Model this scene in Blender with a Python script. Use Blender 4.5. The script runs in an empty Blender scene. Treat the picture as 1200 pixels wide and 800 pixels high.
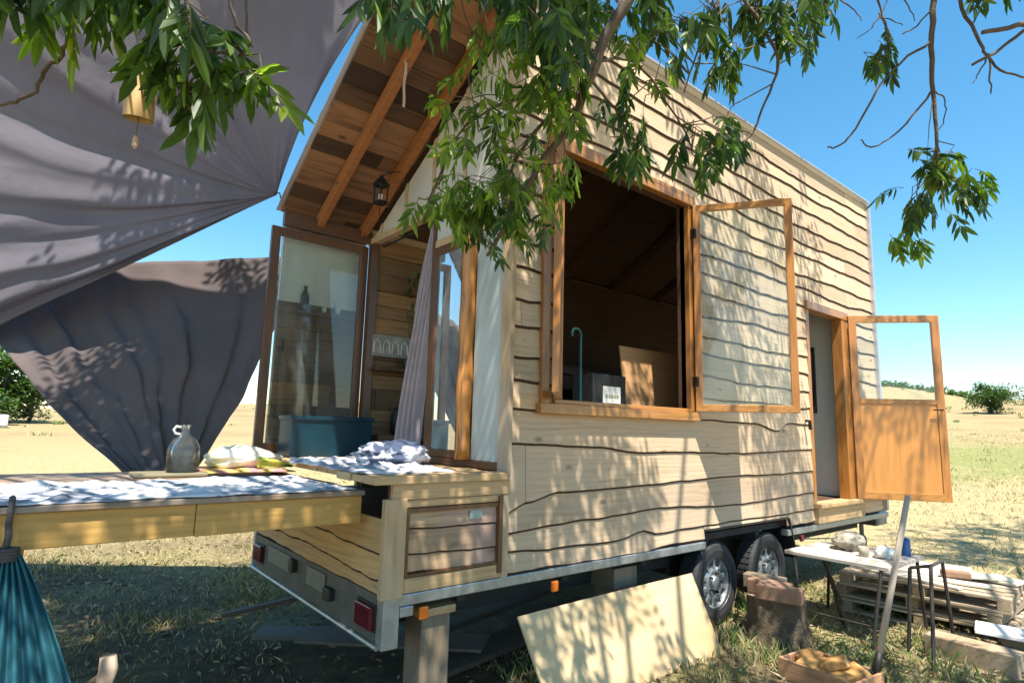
import bpy, bmesh, math, random
from mathutils import Vector, Matrix, noise as mn
R = random.Random(7)
sc = bpy.context.scene
col = sc.collection
rad = math.radians
V = Vector

# ------------------------------------------------------------------ camera
CAM = V((-1.57971, -2.94280, 1.61054))
CR = V((0.772136, -0.634889, 0.026878)); CU = V((-0.112621, -0.095094, 0.989077)); CF = V((0.625398, 0.766729, 0.144928))
FOC = 691.71
def ray(px, py): return CF + CR * ((px - 600) / FOC) - CU * ((py - 400) / FOC)
def at(px, py, d): return CAM + ray(px, py) * d
def on(px, py, ax, v):
    d = ray(px, py); t = (v - CAM[ax]) / d[ax]; return CAM + d * t
cd = bpy.data.cameras.new('camera'); cam = bpy.data.objects.new('camera', cd); col.objects.link(cam)
cd.sensor_width = 36; cd.lens = FOC / 1200 * 36; cd.clip_end = 3000; cd.clip_start = 0.05
m = Matrix((CR, CU, -CF)).transposed().to_4x4(); m.translation = CAM; cam.matrix_world = m
sc.camera = cam

# ------------------------------------------------------------------ materials
def new_mat(name):
    m = bpy.data.materials.new(name); m.use_nodes = True
    nt = m.node_tree; b = nt.nodes['Principled BSDF']; return m, nt, b
def N(nt, t, **k):
    n = nt.nodes.new(t)
    for a, v in k.items(): setattr(n, a, v)
    return n
def ramp(nt, stops):
    r = N(nt, 'ShaderNodeValToRGB'); e = r.color_ramp.elements
    e[0].position, e[0].color = stops[0][0], (*stops[0][1], 1)
    e[1].position, e[1].color = stops[-1][0], (*stops[-1][1], 1)
    for p, c in stops[1:-1]:
        q = e.new(p); q.color = (*c, 1)
    return r
def mul(c, k): return tuple(min(1, x * k) for x in c)
def wood(name, c, dark=.55, axis=0, scale=1.0, rough=.65, isl=.35, grey=None, knots=True, coat=0, bump=.25, grain=1.0):
    """plank wood: stretched grain, per-board tone, knots, weathering"""
    m, nt, b = new_mat(name); L = nt.links.new
    tc = N(nt, 'ShaderNodeTexCoord'); mp = N(nt, 'ShaderNodeMapping'); L(tc.outputs['Object'], mp.inputs[0])
    s = [14 * scale] * 3; s[axis] = 1.1 * scale; mp.inputs['Scale'].default_value = s
    geo = N(nt, 'ShaderNodeNewGeometry')
    ad = N(nt, 'ShaderNodeVectorMath', operation='ADD'); sc_ = N(nt, 'ShaderNodeMath', operation='MULTIPLY'); sc_.inputs[1].default_value = 40
    L(geo.outputs['Random Per Island'], sc_.inputs[0]); L(mp.outputs[0], ad.inputs[0]); L(sc_.outputs[0], ad.inputs[1])
    n1 = N(nt, 'ShaderNodeTexNoise'); n1.inputs['Scale'].default_value = 1.3; n1.inputs['Detail'].default_value = 8; n1.inputs['Roughness'].default_value = .62; n1.inputs['Distortion'].default_value = 1.2
    L(ad.outputs[0], n1.inputs['Vector'])
    w = N(nt, 'ShaderNodeTexWave', wave_type='RINGS'); w.inputs['Scale'].default_value = .55; w.inputs['Distortion'].default_value = 9; w.inputs['Detail'].default_value = 3; w.inputs['Detail Scale'].default_value = 1.5
    L(ad.outputs[0], w.inputs['Vector'])
    mx0 = N(nt, 'ShaderNodeMix'); mx0.inputs[0].default_value = .16; L(n1.outputs[0], mx0.inputs[2]); L(w.outputs['Fac'], mx0.inputs[3])
    g = dark
    r = ramp(nt, [(.25, mul(c, g)), (.45, mul(c, g + (1 - g) * .75)), (.62, c), (.85, mul(c, 1.12))]); L(mx0.outputs[0], r.inputs[0])
    cur = r.outputs[0]
    # per board value
    mr = N(nt, 'ShaderNodeMapRange'); mr.inputs['To Min'].default_value = 1 - isl; mr.inputs['To Max'].default_value = 1 + isl * .35
    L(geo.outputs['Random Per Island'], mr.inputs[0])
    vm = N(nt, 'ShaderNodeVectorMath', operation='SCALE'); L(cur, vm.inputs[0]); L(mr.outputs[0], vm.inputs['Scale']); cur = vm.outputs[0]
    if knots:
        vo = N(nt, 'ShaderNodeTexVoronoi'); mp2 = N(nt, 'ShaderNodeMapping'); s2 = [5.5] * 3; s2[axis] = 2.6; mp2.inputs['Scale'].default_value = s2
        L(tc.outputs['Object'], mp2.inputs[0]); L(mp2.outputs[0], vo.inputs['Vector']); vo.inputs['Scale'].default_value = 1
        kr = ramp(nt, [(.05, (1, 1, 1)), (.13, (0, 0, 0))]); L(vo.outputs['Distance'], kr.inputs[0])
        mk = N(nt, 'ShaderNodeMix', data_type='RGBA'); L(kr.outputs[0], mk.inputs[0]); L(cur, mk.inputs[6]); mk.inputs[7].default_value = (*mul(c, .3), 1); cur = mk.outputs[2]
    if grey:
        n2 = N(nt, 'ShaderNodeTexNoise'); n2.inputs['Scale'].default_value = 1.7; n2.inputs['Detail'].default_value = 6; L(tc.outputs['Object'], n2.inputs['Vector'])
        gr = ramp(nt, [(.42, (0, 0, 0)), (.68, (.7, .7, .7))]); L(n2.outputs[0], gr.inputs[0])
        mg = N(nt, 'ShaderNodeMix', data_type='RGBA'); L(gr.outputs[0], mg.inputs[0]); L(cur, mg.inputs[6]); mg.inputs[7].default_value = (*grey, 1); cur = mg.outputs[2]
    L(cur, b.inputs['Base Color']); b.inputs['Roughness'].default_value = rough
    if coat: b.inputs['Coat Weight'].default_value = coat; b.inputs['Coat Roughness'].default_value = .25
    bp = N(nt, 'ShaderNodeBump'); bp.inputs['Strength'].default_value = bump; bp.inputs['Distance'].default_value = .01
    L(mx0.outputs[0], bp.inputs['Height']); L(bp.outputs[0], b.inputs['Normal'])
    return m
def plain(name, c, rough=.6, metal=0, var=.25, scale=8, bump=.1, c2=None, dist=.01, spec=.5):
    m, nt, b = new_mat(name); L = nt.links.new
    tc = N(nt, 'ShaderNodeTexCoord'); n = N(nt, 'ShaderNodeTexNoise'); n.inputs['Scale'].default_value = scale; n.inputs['Detail'].default_value = 7; n.inputs['Roughness'].default_value = .6
    L(tc.outputs['Object'], n.inputs['Vector'])
    r = ramp(nt, [(.3, c2 or mul(c, 1 - var)), (.65, c)]); L(n.outputs[0], r.inputs[0]); L(r.outputs[0], b.inputs['Base Color'])
    b.inputs['Roughness'].default_value = rough; b.inputs['Metallic'].default_value = metal; b.inputs['Specular IOR Level'].default_value = spec
    if bump:
        bp = N(nt, 'ShaderNodeBump'); bp.inputs['Strength'].default_value = bump; bp.inputs['Distance'].default_value = dist
        L(n.outputs[0], bp.inputs['Height']); L(bp.outputs[0], b.inputs['Normal'])
    return m
def glass(name, tint=(.93, .96, .95), rough=0.0, refl=1.45, dirt=.06):
    m, nt, b = new_mat(name); L = nt.links.new; nt.nodes.remove(b); out = nt.nodes['Material Output']
    t = N(nt, 'ShaderNodeBsdfTransparent'); t.inputs[0].default_value = (*tint, 1)
    g = N(nt, 'ShaderNodeBsdfGlossy'); g.inputs['Roughness'].default_value = rough
    d = N(nt, 'ShaderNodeBsdfDiffuse'); d.inputs[0].default_value = (.6, .62, .6, 1)
    f = N(nt, 'ShaderNodeFresnel'); f.inputs[0].default_value = refl
    mx = N(nt, 'ShaderNodeMixShader'); L(f.outputs[0], mx.inputs[0]); L(t.outputs[0], mx.inputs[1]); L(g.outputs[0], mx.inputs[2])
    tc = N(nt, 'ShaderNodeTexCoord'); n = N(nt, 'ShaderNodeTexNoise'); n.inputs['Scale'].default_value = 3; n.inputs['Detail'].default_value = 6; L(tc.outputs['Object'], n.inputs[0])
    mr = N(nt, 'ShaderNodeMapRange'); mr.inputs['From Min'].default_value = .35; mr.inputs['From Max'].default_value = .75; mr.inputs['To Min'].default_value = dirt * .3; mr.inputs['To Max'].default_value = dirt * 2; L(n.outputs[0], mr.inputs[0])
    m2 = N(nt, 'ShaderNodeMixShader'); L(mr.outputs[0], m2.inputs[0]); L(mx.outputs[0], m2.inputs[1]); L(d.outputs[0], m2.inputs[2])
    L(m2.outputs[0], out.inputs[0]); return m
def cloth(name, c, c2=None, trans=.3, scale=3, rough=.9, weave=True, sharp=.12, mid=.5, spec=.1):
    m, nt, b = new_mat(name); L = nt.links.new; out = nt.nodes['Material Output']
    tc = N(nt, 'ShaderNodeTexCoord'); n = N(nt, 'ShaderNodeTexNoise'); n.inputs['Scale'].default_value = scale; n.inputs['Detail'].default_value = 5; L(tc.outputs['Object'], n.inputs[0])
    r = ramp(nt, [(mid - sharp, c2 or mul(c, .85)), (mid + sharp, c)]); L(n.outputs[0], r.inputs[0]); L(r.outputs[0], b.inputs['Base Color'])
    b.inputs['Roughness'].default_value = rough; b.inputs['Specular IOR Level'].default_value = spec
    n2 = N(nt, 'ShaderNodeTexNoise'); n2.inputs['Scale'].default_value = 18; n2.inputs['Detail'].default_value = 5; L(tc.outputs['Object'], n2.inputs[0])
    bp = N(nt, 'ShaderNodeBump'); bp.inputs['Strength'].default_value = .25; bp.inputs['Distance'].default_value = .015; L(n2.outputs[0], bp.inputs['Height']); L(bp.outputs[0], b.inputs['Normal'])
    if trans:
        t = N(nt, 'ShaderNodeBsdfTranslucent'); L(r.outputs[0], t.inputs[0]); mx = N(nt, 'ShaderNodeMixShader'); mx.inputs[0].default_value = trans
        L(b.outputs[0], mx.inputs[1]); L(t.outputs[0], mx.inputs[2]); L(mx.outputs[0], out.inputs[0])
    return m
def leafmat(name, c0, c1, c2, trans=.45, rough=.38):
    m, nt, b = new_mat(name); L = nt.links.new; out = nt.nodes['Material Output']
    geo = N(nt, 'ShaderNodeNewGeometry'); r = ramp(nt, [(0, c0), (.6, c1), (1, c2)]); L(geo.outputs['Random Per Island'], r.inputs[0])
    L(r.outputs[0], b.inputs['Base Color']); b.inputs['Roughness'].default_value = rough
    t = N(nt, 'ShaderNodeBsdfTranslucent'); hs = N(nt, 'ShaderNodeMix', data_type='RGBA', blend_type='MULTIPLY'); hs.inputs[0].default_value = 1
    L(r.outputs[0], hs.inputs[6]); hs.inputs[7].default_value = (1.9, 2.0, .7, 1); L(hs.outputs[2], t.inputs[0])
    mx = N(nt, 'ShaderNodeMixShader'); mx.inputs[0].default_value = trans; L(b.outputs[0], mx.inputs[1]); L(t.outputs[0], mx.inputs[2]); L(mx.outputs[0], out.inputs[0])
    return m

M = {}
M['siding'] = wood('pale larch siding', (.66, .472, .305), dark=.66, isl=.30, grey=(.50, .38, .265), rough=.75)
M['siding_y'] = wood('pale larch siding end', (.56, .35, .145), dark=.6, axis=1, isl=.25, rough=.7)
M['bark'] = plain('bark edge', (.075, .042, .022), rough=.95, var=.5, scale=20, bump=.6)
M['trimwood'] = wood('pale trim wood', (.56, .38, .21), dark=.62, axis=2, isl=.2, grey=(.4, .33, .26))
M['trimx'] = wood('pale trim wood long', (.57, .375, .19), dark=.6, axis=0, isl=.2, rough=.6)
M['orange'] = wood('varnished orange wood', (.44, .18, .042), dark=.5, axis=2, isl=.15, rough=.32, coat=.35, knots=False)
M['orangex'] = wood('varnished orange rail', (.46, .20, .048), dark=.5, axis=0, isl=.15, rough=.32, coat=.35, knots=False)
M['brownz'] = wood('shade darkened brown frame', (.12, .05, .02), dark=.5, axis=2, isl=.2, rough=.4, coat=.2, knots=False)  # brown darkened so the colour carries the porch shade
M['browny'] = wood('shade darkened brown rail', (.12, .05, .02), dark=.5, axis=1, isl=.2, rough=.4, coat=.2, knots=False)  # same brown, porch shade put into the colour
M['doorpanel'] = wood('varnished door panel', (.56, .24, .06), dark=.7, axis=2, isl=.05, rough=.3, coat=.4, knots=False, scale=.6)
M['rafter'] = wood('rafter wood', (.36, .135, .04), dark=.55, axis=1, isl=.15, rough=.6)
M['soffit'] = wood('roof boards', (.25, .125, .06), dark=.35, axis=0, isl=.85, rough=.7)
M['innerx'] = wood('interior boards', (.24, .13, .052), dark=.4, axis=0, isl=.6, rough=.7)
M['innershade'] = wood('shade darkened interior boards', (.09, .045, .024), dark=.5, axis=0, isl=.3, rough=.8)  # board tone darkened to paint in the shade of the room
M['white'] = plain('white painted board', (.72, .72, .68), rough=.5, var=.08, scale=3, bump=.03)
M['steel'] = plain('galvanised steel', (.42, .45, .46), rough=.42, metal=.7, var=.3, scale=14, bump=.05)
M['dullsteel'] = plain('dull shade darkened galvanised panel', (.12, .13, .12), rough=.6, metal=.3, var=.35, scale=9, bump=.1)  # dull zinc, darkened to carry the shade at the trailer end
M['black'] = plain('black rubber', (.028, .028, .03), rough=.75, var=.4, scale=12, bump=.15)
M['blackpaint'] = plain('black paint', (.022, .021, .02), rough=.5, var=.4, scale=12, bump=.05)
M['chassis'] = plain('dark chassis', (.03, .03, .03), rough=.8, var=.4, scale=6)
M['redlens'] = plain('red lens', (.12, .008, .02), rough=.18, var=.3, scale=25, bump=0)
M['amber'] = plain('amber lens', (.75, .18, .02), rough=.2, var=.2, scale=25, bump=0)
M['metalroof'] = plain('pale metal sheet', (.55, .55, .60), rough=.35, metal=.55, var=.12, scale=4, bump=.03)
M['glass'] = glass('window glass', tint=(.92, .95, .94), dirt=.05)
M['doorglass'] = glass('door glass', tint=(.93, .97, .98), dirt=.03)
M['blueglass'] = glass('sash glass', tint=(.62, .74, .74), refl=1.45, dirt=.22)
M['jug'] = glass('jug glass', tint=(.96, .98, .97), refl=1.35, dirt=.05)
M['tarp'] = cloth('mauve grey shade cloth', (.33, .305, .35), (.28, .26, .30), trans=.6, scale=1.5, rough=.7)
M['tarpb'] = cloth('brown grey shade cloth', (.13, .105, .102), (.105, .085, .084), trans=.15, scale=1.5, rough=.8)
M['curtain'] = cloth('lilac grey curtain', (.50, .43, .45), trans=.3, scale=6)
M['whitecloth'] = cloth('white grey patterned cloth', (.74, .72, .73), (.28, .30, .36), trans=.1, scale=6, sharp=.04, mid=.47)
M['bundle'] = cloth('blue grey bundle cloth', (.50, .52, .60), (.07, .09, .15), trans=.1, scale=9, sharp=.04, mid=.53)
M['bag'] = cloth('pale bag', (.82, .80, .70), (.75, .68, .25), trans=.15, scale=4, sharp=.05, mid=.38, spec=.4, rough=.5)
M['greenband'] = plain('yellow green cloth', (.55, .58, .06), rough=.7, c2=(.05, .16, .06), scale=16, bump=.2)
M['pinkcloth'] = cloth('pink striped cloth', (.55, .20, .22), (.60, .40, .12), trans=0, scale=7, sharp=.04)
M['teal'] = plain('teal crate plastic', (.003, .036, .06), rough=.38, var=.3, scale=5, bump=.05)
M['hammock'] = cloth('teal hammock cloth', (.05, .20, .24), (.02, .09, .135), trans=.2, scale=4, sharp=.2)
M['rope'] = plain('dark rope', (.09, .08, .08), rough=.9, var=.5, scale=60, bump=.5)
M['redrope'] = plain('red cord', (.6, .10, .06), rough=.8, var=.3, scale=60)
M['tablex'] = wood('yellow pine fascia', (.60, .345, .095), dark=.6, axis=0, isl=.25, rough=.6)
M['tabletop'] = wood('weathered table board', (.36, .24, .15), dark=.5, axis=0, isl=.4, grey=(.3, .27, .25))
M['post'] = wood('rough sawn post', (.24, .18, .12), dark=.5, axis=2, isl=.2, grey=(.19, .17, .15))
M['greyplank'] = wood('grey scrap plank', (.17, .135, .10), dark=.5, axis=1, isl=.5, grey=(.12, .11, .10))
M['ply'] = wood('weathered plywood', (.58, .43, .245), dark=.78, axis=0, isl=.02, scale=.35, grey=(.36, .23, .10), knots=False, rough=.85)
M['pallet'] = wood('pallet board', (.56, .42, .27), dark=.55, axis=1, isl=.45, grey=(.48, .41, .32), rough=.85)
M['palletx'] = wood('pallet bearer', (.48, .34, .20), dark=.5, axis=0, isl=.4, grey=(.40, .33, .26), rough=.85)
M['brick'] = plain('old red brick', (.34, .17, .10), rough=.9, c2=(.20, .14, .10), scale=12, bump=.5)
M['stump'] = plain('stump bark', (.15, .105, .065), rough=.95, c2=(.055, .04, .026), scale=14, bump=1, dist=.04)
M['stumptop'] = wood('stump cut', (.36, .27, .17), dark=.6, axis=2, isl=0)
M['chip'] = plain('wood chunk', (.62, .34, .11), rough=.8, c2=(.42, .20, .06), scale=14, bump=.4)
M['handle'] = wood('grey ash handle', (.48, .40, .32), dark=.7, axis=2, isl=0, knots=False)
M['stone'] = plain('grey beige stone', (.40, .36, .28), rough=.9, c2=(.2, .18, .14), scale=10, bump=.6)
M['ceramic'] = plain('white ceramic', (.78, .77, .73), rough=.3, var=.1, scale=5, bump=0)
M['blue'] = plain('blue plastic', (.02, .09, .30), rough=.4, var=.2, bump=0)
M['paper'] = plain('white sheet', (.80, .78, .73), rough=.7, var=.08, scale=3, bump=.1)
M['bottle'] = plain('dark green bottle glass', (.008, .015, .012), rough=.1, var=.2, bump=0)
M['birch'] = plain('peeled pale wood', (.62, .46, .34), rough=.7, c2=(.40, .28, .2), scale=15, bump=.3)
M['feeder'] = wood('split cane tube', (.55, .38, .17), dark=.7, axis=2, isl=0, knots=False)
M['iron'] = plain('black iron', (.03, .028, .026), rough=.55, metal=.5, var=.4, scale=20)
M['legmetal'] = plain('dark brown metal leg', (.06, .05, .045), rough=.5, metal=.4, var=.4, scale=20)
M['treebark'] = plain('ash bark', (.15, .11, .075), rough=.9, c2=(.075, .055, .04), scale=18, bump=.6, dist=.02)
M['twig'] = plain('twig bark', (.20, .16, .075), rough=.8, c2=(.09, .065, .05), scale=12, bump=.3)
M['leaf'] = leafmat('ash leaf', (.026, .056, .017), (.055, .105, .024), (.13, .21, .038), trans=.5)
M['leaf2'] = leafmat('lit yellow green ash leaf', (.06, .11, .018), (.14, .22, .03), (.26, .34, .05), trans=.58)  # yellow green leaves; elsewhere a painted tone for backlit ones
M['farleaf'] = leafmat('bush leaf', (.03, .07, .02), (.055, .11, .03), (.09, .15, .045), trans=.3)
M['amberglow'] = plain('yellow pot', (.55, .30, .04), rough=.4, var=.2)

# ------------------------------------------------------------------ mesh builder
ORG = {}
SPLIT = {'box_rail', 'window_frame', 'box_batten', 'batten', 'plate_lamp', 'chassis', 'apron', 'sill', 'hinge', 'threshold', 'door_frame', 'bumper_bar', 'edge_flashing', 'box_core', 'trailer_rail', 'crossbar', 'shelf', 'axle', 'white_sill', 'gable_panel', 'drawbar', 'end_board', 'bunk', 'counter', 'wheel_nut'}
class MB:
    def __init__(s): s.v = []; s.f = []; s.mi = []; s.m = 0; s.cuts = []
    def add(s, vs, fs):
        b = len(s.v); s.cuts.append((b, len(s.f))); s.v += [tuple(v) for v in vs]
        for f in fs: s.f.append([b + i for i in f]); s.mi.append(s.m)
        return s
    def box(s, c, d, rot=None):
        c = V(c); h = V(d) / 2; vs = []
        for x in (-1, 1):
            for y in (-1, 1):
                for z in (-1, 1):
                    p = V((x * h.x, y * h.y, z * h.z)); p = (rot @ p) if rot is not None else p; vs.append(c + p)
        return s.add(vs, [(0, 1, 3, 2), (4, 6, 7, 5), (0, 4, 5, 1), (2, 3, 7, 6), (0, 2, 6, 4), (1, 5, 7, 3)])
    def bb(s, x0, x1, y0, y1, z0, z1): return s.box(((x0 + x1) / 2, (y0 + y1) / 2, (z0 + z1) / 2), (abs(x1 - x0), abs(y1 - y0), abs(z1 - z0)))
    def bar(s, p, q, w, h, up=(0, 0, 1)):
        p, q = V(p), V(q); d = q - p; L = d.length; d.normalize(); u = V(up)
        if abs(d.dot(u)) > .98: u = V((1, 0, 0)) if abs(d.x) < .9 else V((0, 1, 0))
        sd = d.cross(u).normalized(); uu = sd.cross(d)
        return s.box((p + q) / 2, (L, w, h), Matrix((d, sd, uu)).transposed())
    def tube(s, pts, r, n=8, cap=True):
        pts = [V(p) for p in pts]; rs = r if isinstance(r, (list, tuple)) else [r] * len(pts)
        vs = []; fs = []; pu = None
        for i, p in enumerate(pts):
            d = (pts[min(i + 1, len(pts) - 1)] - pts[max(i - 1, 0)])
            if d.length < 1e-9: d = V((0, 0, 1))
            d.normalize()
            if pu is None: pu = d.orthogonal().normalized()
            u = (pu - d * pu.dot(d))
            if u.length < 1e-5: u = d.orthogonal()
            u.normalize(); pu = u; w = d.cross(u)
            for k in range(n):
                a = 2 * math.pi * k / n; vs.append(p + (u * math.cos(a) + w * math.sin(a)) * rs[i])
        for i in range(len(pts) - 1):
            for k in range(n): fs.append((i * n + k, i * n + (k + 1) % n, (i + 1) * n + (k + 1) % n, (i + 1) * n + k))
        if cap: fs.append(tuple(range(n - 1, -1, -1))); fs.append(tuple((len(pts) - 1) * n + k for k in range(n)))
        return s.add(vs, fs)
    def lathe(s, o, prof, n=24, ax=2, cap=True):
        o = V(o); vs = []; fs = []
        for r, h in prof:
            for k in range(n):
                a = 2 * math.pi * k / n; c, t = r * math.cos(a), r * math.sin(a)
                vs.append(o + (V((c, t, h)) if ax == 2 else V((c, h, t)) if ax == 1 else V((h, c, t))))
        for i in range(len(prof) - 1):
            for k in range(n): fs.append((i * n + k, i * n + (k + 1) % n, (i + 1) * n + (k + 1) % n, (i + 1) * n + k))
        if cap: fs.append(tuple(range(n - 1, -1, -1))); fs.append(tuple((len(prof) - 1) * n + k for k in range(n)))
        return s.add(vs, fs)
    def grid(s, fn, nu, nv):
        vs = [fn(i / nu, j / nv) for i in range(nu + 1) for j in range(nv + 1)]
        fs = [(i * (nv + 1) + j, (i + 1) * (nv + 1) + j, (i + 1) * (nv + 1) + j + 1, i * (nv + 1) + j + 1) for i in range(nu) for j in range(nv)]
        return s.add(vs, fs)
    def slab(s, pts, off):
        pts = [V(p) for p in pts]; n = len(pts); off = V(off)
        return s.add(pts + [p + off for p in pts], [tuple(range(n)), tuple(range(2 * n - 1, n - 1, -1))] + [(i, i + n, (i + 1) % n + n, (i + 1) % n) for i in range(n)])
    def build(s, name, mats, parent=None, smooth=False, bevel=0, solid=0, sub=0, kind=None, merge=False):
        if name in SPLIT and len(s.cuts) > 1:
            first = None; cuts = s.cuts + [(len(s.v), len(s.f))]
            for (v0, f0), (v1, f1) in zip(cuts[:-1], cuts[1:]):
                q = MB(); q.v = s.v[v0:v1]; q.f = [[i - v0 for i in f] for f in s.f[f0:f1]]; q.mi = s.mi[f0:f1]
                o_ = q.build(name, mats, parent, smooth, bevel, solid, sub, kind); first = first or o_
            return first
        me = bpy.data.meshes.new(name); o = ORG.get(parent.name, V((0, 0, 0))) if parent else V((0, 0, 0))
        me.from_pydata([tuple(V(v) - o) for v in s.v], [], s.f); me.update()
        for mm in (mats if isinstance(mats, (list, tuple)) else [mats]): me.materials.append(mm)
        for i, p in enumerate(me.polygons): p.material_index = s.mi[i]
        if merge:
            bm = bmesh.new(); bm.from_mesh(me); bmesh.ops.remove_doubles(bm, verts=bm.verts, dist=2e-4); bm.to_mesh(me); bm.free()
        if smooth: me.polygons.foreach_set('use_smooth', [True] * len(me.polygons))
        ob = bpy.data.objects.new(name, me); col.objects.link(ob)
        if parent: ob.parent = parent; ORG[ob.name] = o
        if solid: md = ob.modifiers.new('solid', 'SOLIDIFY'); md.thickness = solid; md.offset = 0
        if sub: md = ob.modifiers.new('sub', 'SUBSURF'); md.levels = md.render_levels = sub
        if bevel: md = ob.modifiers.new('bevel', 'BEVEL'); md.width = bevel; md.segments = 2; md.limit_method = 'ANGLE'
        if kind: ob['kind'] = kind
        return ob
def thing(name, label, cat, loc=(0, 0, 0), group=None):
    o = bpy.data.objects.new(name, None); col.objects.link(o); o.location = loc; o.empty_display_size = .1
    ORG[o.name] = V(loc); o['label'] = label; o['category'] = cat
    if group: o['group'] = group
    return o
def tag(o, label, cat, group=None):
    """one-mesh thing: shift its origin to the base of its mesh"""
    vs = o.data.vertices; xs = [v.co.x for v in vs]; ys = [v.co.y for v in vs]; zs = [v.co.z for v in vs]
    c = V(((min(xs) + max(xs)) / 2, (min(ys) + max(ys)) / 2, min(zs)))
    o.data.transform(Matrix.Translation(-c)); o.location = c; ORG[o.name] = c
    o['label'] = label; o['category'] = cat
    if group: o['group'] = group
    return o
def nz(*a): return mn.noise(V(a))

# live edge boards: origin o, along u, outward normal nrm; edges list of z; openings (u0,u1,z0,z1)
def siding(mb, o, u, nrm, ulen, edges, openings=(), step=.07, wav=.013, topfn=None, seed=0, thick=.020, low=None, prof=None, joints=False):
    o, u, nrm = V(o), V(u), V(nrm)
    us = sorted(set([round(i * step, 4) for i in range(int(ulen / step) + 1)] + [ulen] + [w for q in openings for w in q[:2] if 0 < w < ulen]))
    def edge(i, t):
        a = wav * (1.0 if i else .6)
        k = edges[i] + a * (nz(t * 1.15, i * 7.3 + seed, .5) * 2.3 + nz(t * 4.1, i * 3.1 + seed, 4.2) * 1.0 + nz(t * 11, i * 5.1 + seed, 9.2) * .35)
        if prof and i in prof: k = edges[i] + prof[i](t) + (k - edges[i]) * .45
        return k
    Rj = random.Random(seed + 5)
    for i in range(len(edges) - 1):
        jt = sorted(Rj.uniform(0, ulen) for _ in range(2)) if joints else []
        # split board into random lengths
        for a, b in zip(us[:-1], us[1:]):
            if b - a < 1e-4: continue
            if any(a <= j < b for j in jt): a += .003
            mid = (a + b) / 2
            lo = [edge(i, a), edge(i, b)]; hi = [edge(i + 1, a) + .012, edge(i + 1, b) + .012]
            if i == len(edges) - 2: hi = [edges[-1]] * 2
            if topfn: 
                hi = [min(hi[0], topfn(a)), min(hi[1], topfn(b))]
                if hi[0] <= lo[0] or hi[1] <= lo[1]: continue
            if low:
                lo = [max(lo[0], low(a)), max(lo[1], low(b))]
                if hi[0] <= lo[0] or hi[1] <= lo[1]: continue
            segs = [(lo, hi, True)]
            for (a0, a1, z0, z1) in openings:
                if a0 <= mid <= a1:
                    new = []
                    for l, h, e in segs:
                        if h[0] <= z0 or l[0] >= z1: new.append((l, h, e)); continue
                        if min(l) < z0: new.append((l, [min(h[0], z0), min(h[1], z0)], e))
                        if max(h) > z1: new.append(([max(l[0], z1), max(l[1], z1)], h, e and min(l) > z1))
                    segs = new
            for l, h, e in segs:
                H = max(h[0] - l[0], .001)
                bk = (.0155 if i < 6 else .0185) if e else .002
                bk = min(bk, H * .4)
                def P(t, z, y): return o + u * t + nrm * y + V((0, 0, z))
                y0, y1 = thick, .006
                vs = [P(a, l[0] + bk, y0), P(b, l[1] + bk, y0), P(b, h[1], y1), P(a, h[0], y1)]
                mb.m = 0; mb.add(vs, [(0, 1, 2, 3)])
                mb.m = 1; mb.add([P(a, l[0], y0 - .010), P(b, l[1], y0 - .010), vs[1], vs[0]], [(0, 1, 2, 3)])
                mb.add([P(a, l[0], y0 - .010), P(b, l[1], y0 - .010), P(b, l[1] + .004, 0), P(a, l[0] + .004, 0)], [(0, 3, 2, 1)])
    return mb

# ------------------------------------------------------------------ tiny house on its trailer
W = 2.2; Lh = 6.94; XE = .81; ZB = .718; ZT = 4.72; ZD = 1.335
def roofz(y): return 3.49 + (W - y) * .5636    # top face of the roof sheet
H = thing('tiny_house', 'timber tiny house on a twin axle trailer with wavy edged siding and open windows', 'tiny house', (3.4, 1.1, 0))
WIN = (1.22, 2.75, 1.81, 3.60); DOOR = (5.02, 6.02, .91, 3.07)
ARCH = (2.95, 4.38, .5, .805)
edges = [ZB, .83, .985, 1.20, 1.46, 1.715]
z = 1.715
nrow = 16
for k in range(1, nrow): edges.append(1.715 + (ZT - 1.715) * k / nrow + R.uniform(-.018, .018))
edges.append(ZT)
def pl(pts):
    def f(t):
        x = t + XE
        for (a, p), (b, q) in zip(pts[:-1], pts[1:]):
            if x <= b: k = min(1, max(0, (x - a) / (b - a))); k = k * k * (3 - 2 * k); return p + (q - p) * k
        return pts[-1][1]
    return f
PROF = {1: pl([(.8, .01), (1.2, -.01), (1.8, -.01), (2.14, .03), (2.3, 0), (7, .02)]), 2: pl([(.8, -.025), (1.6, .005), (2.2, .025), (3.5, -.005), (5, .02)]), 3: pl([(.8, -.12), (.95, -.06), (1.25, -.01), (2.2, -.01), (3.0, .02), (5, .03)]), 4: pl([(.8, .04), (1.6, .03), (2.1, -.01), (3.6, -.03), (5, -.01)]), 5: pl([(.8, 0), (3.8, 0), (4.27, -.075), (4.5, .01), (7, .02)])}
mb = MB()
siding(mb, (XE, 0, 0), (1, 0, 0), (0, -1, 0), Lh - XE, edges, [(WIN[0] - XE, WIN[1] - XE, WIN[2], WIN[3]), (DOOR[0] - XE, DOOR[1] - XE, .70, DOOR[3]), (ARCH[0] - XE, ARCH[1] - XE, ARCH[2], ARCH[3])], prof=PROF, joints=True, wav=.017)
sd = mb.build('siding', [M['siding'], M['bark']], H, merge=True)
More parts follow.
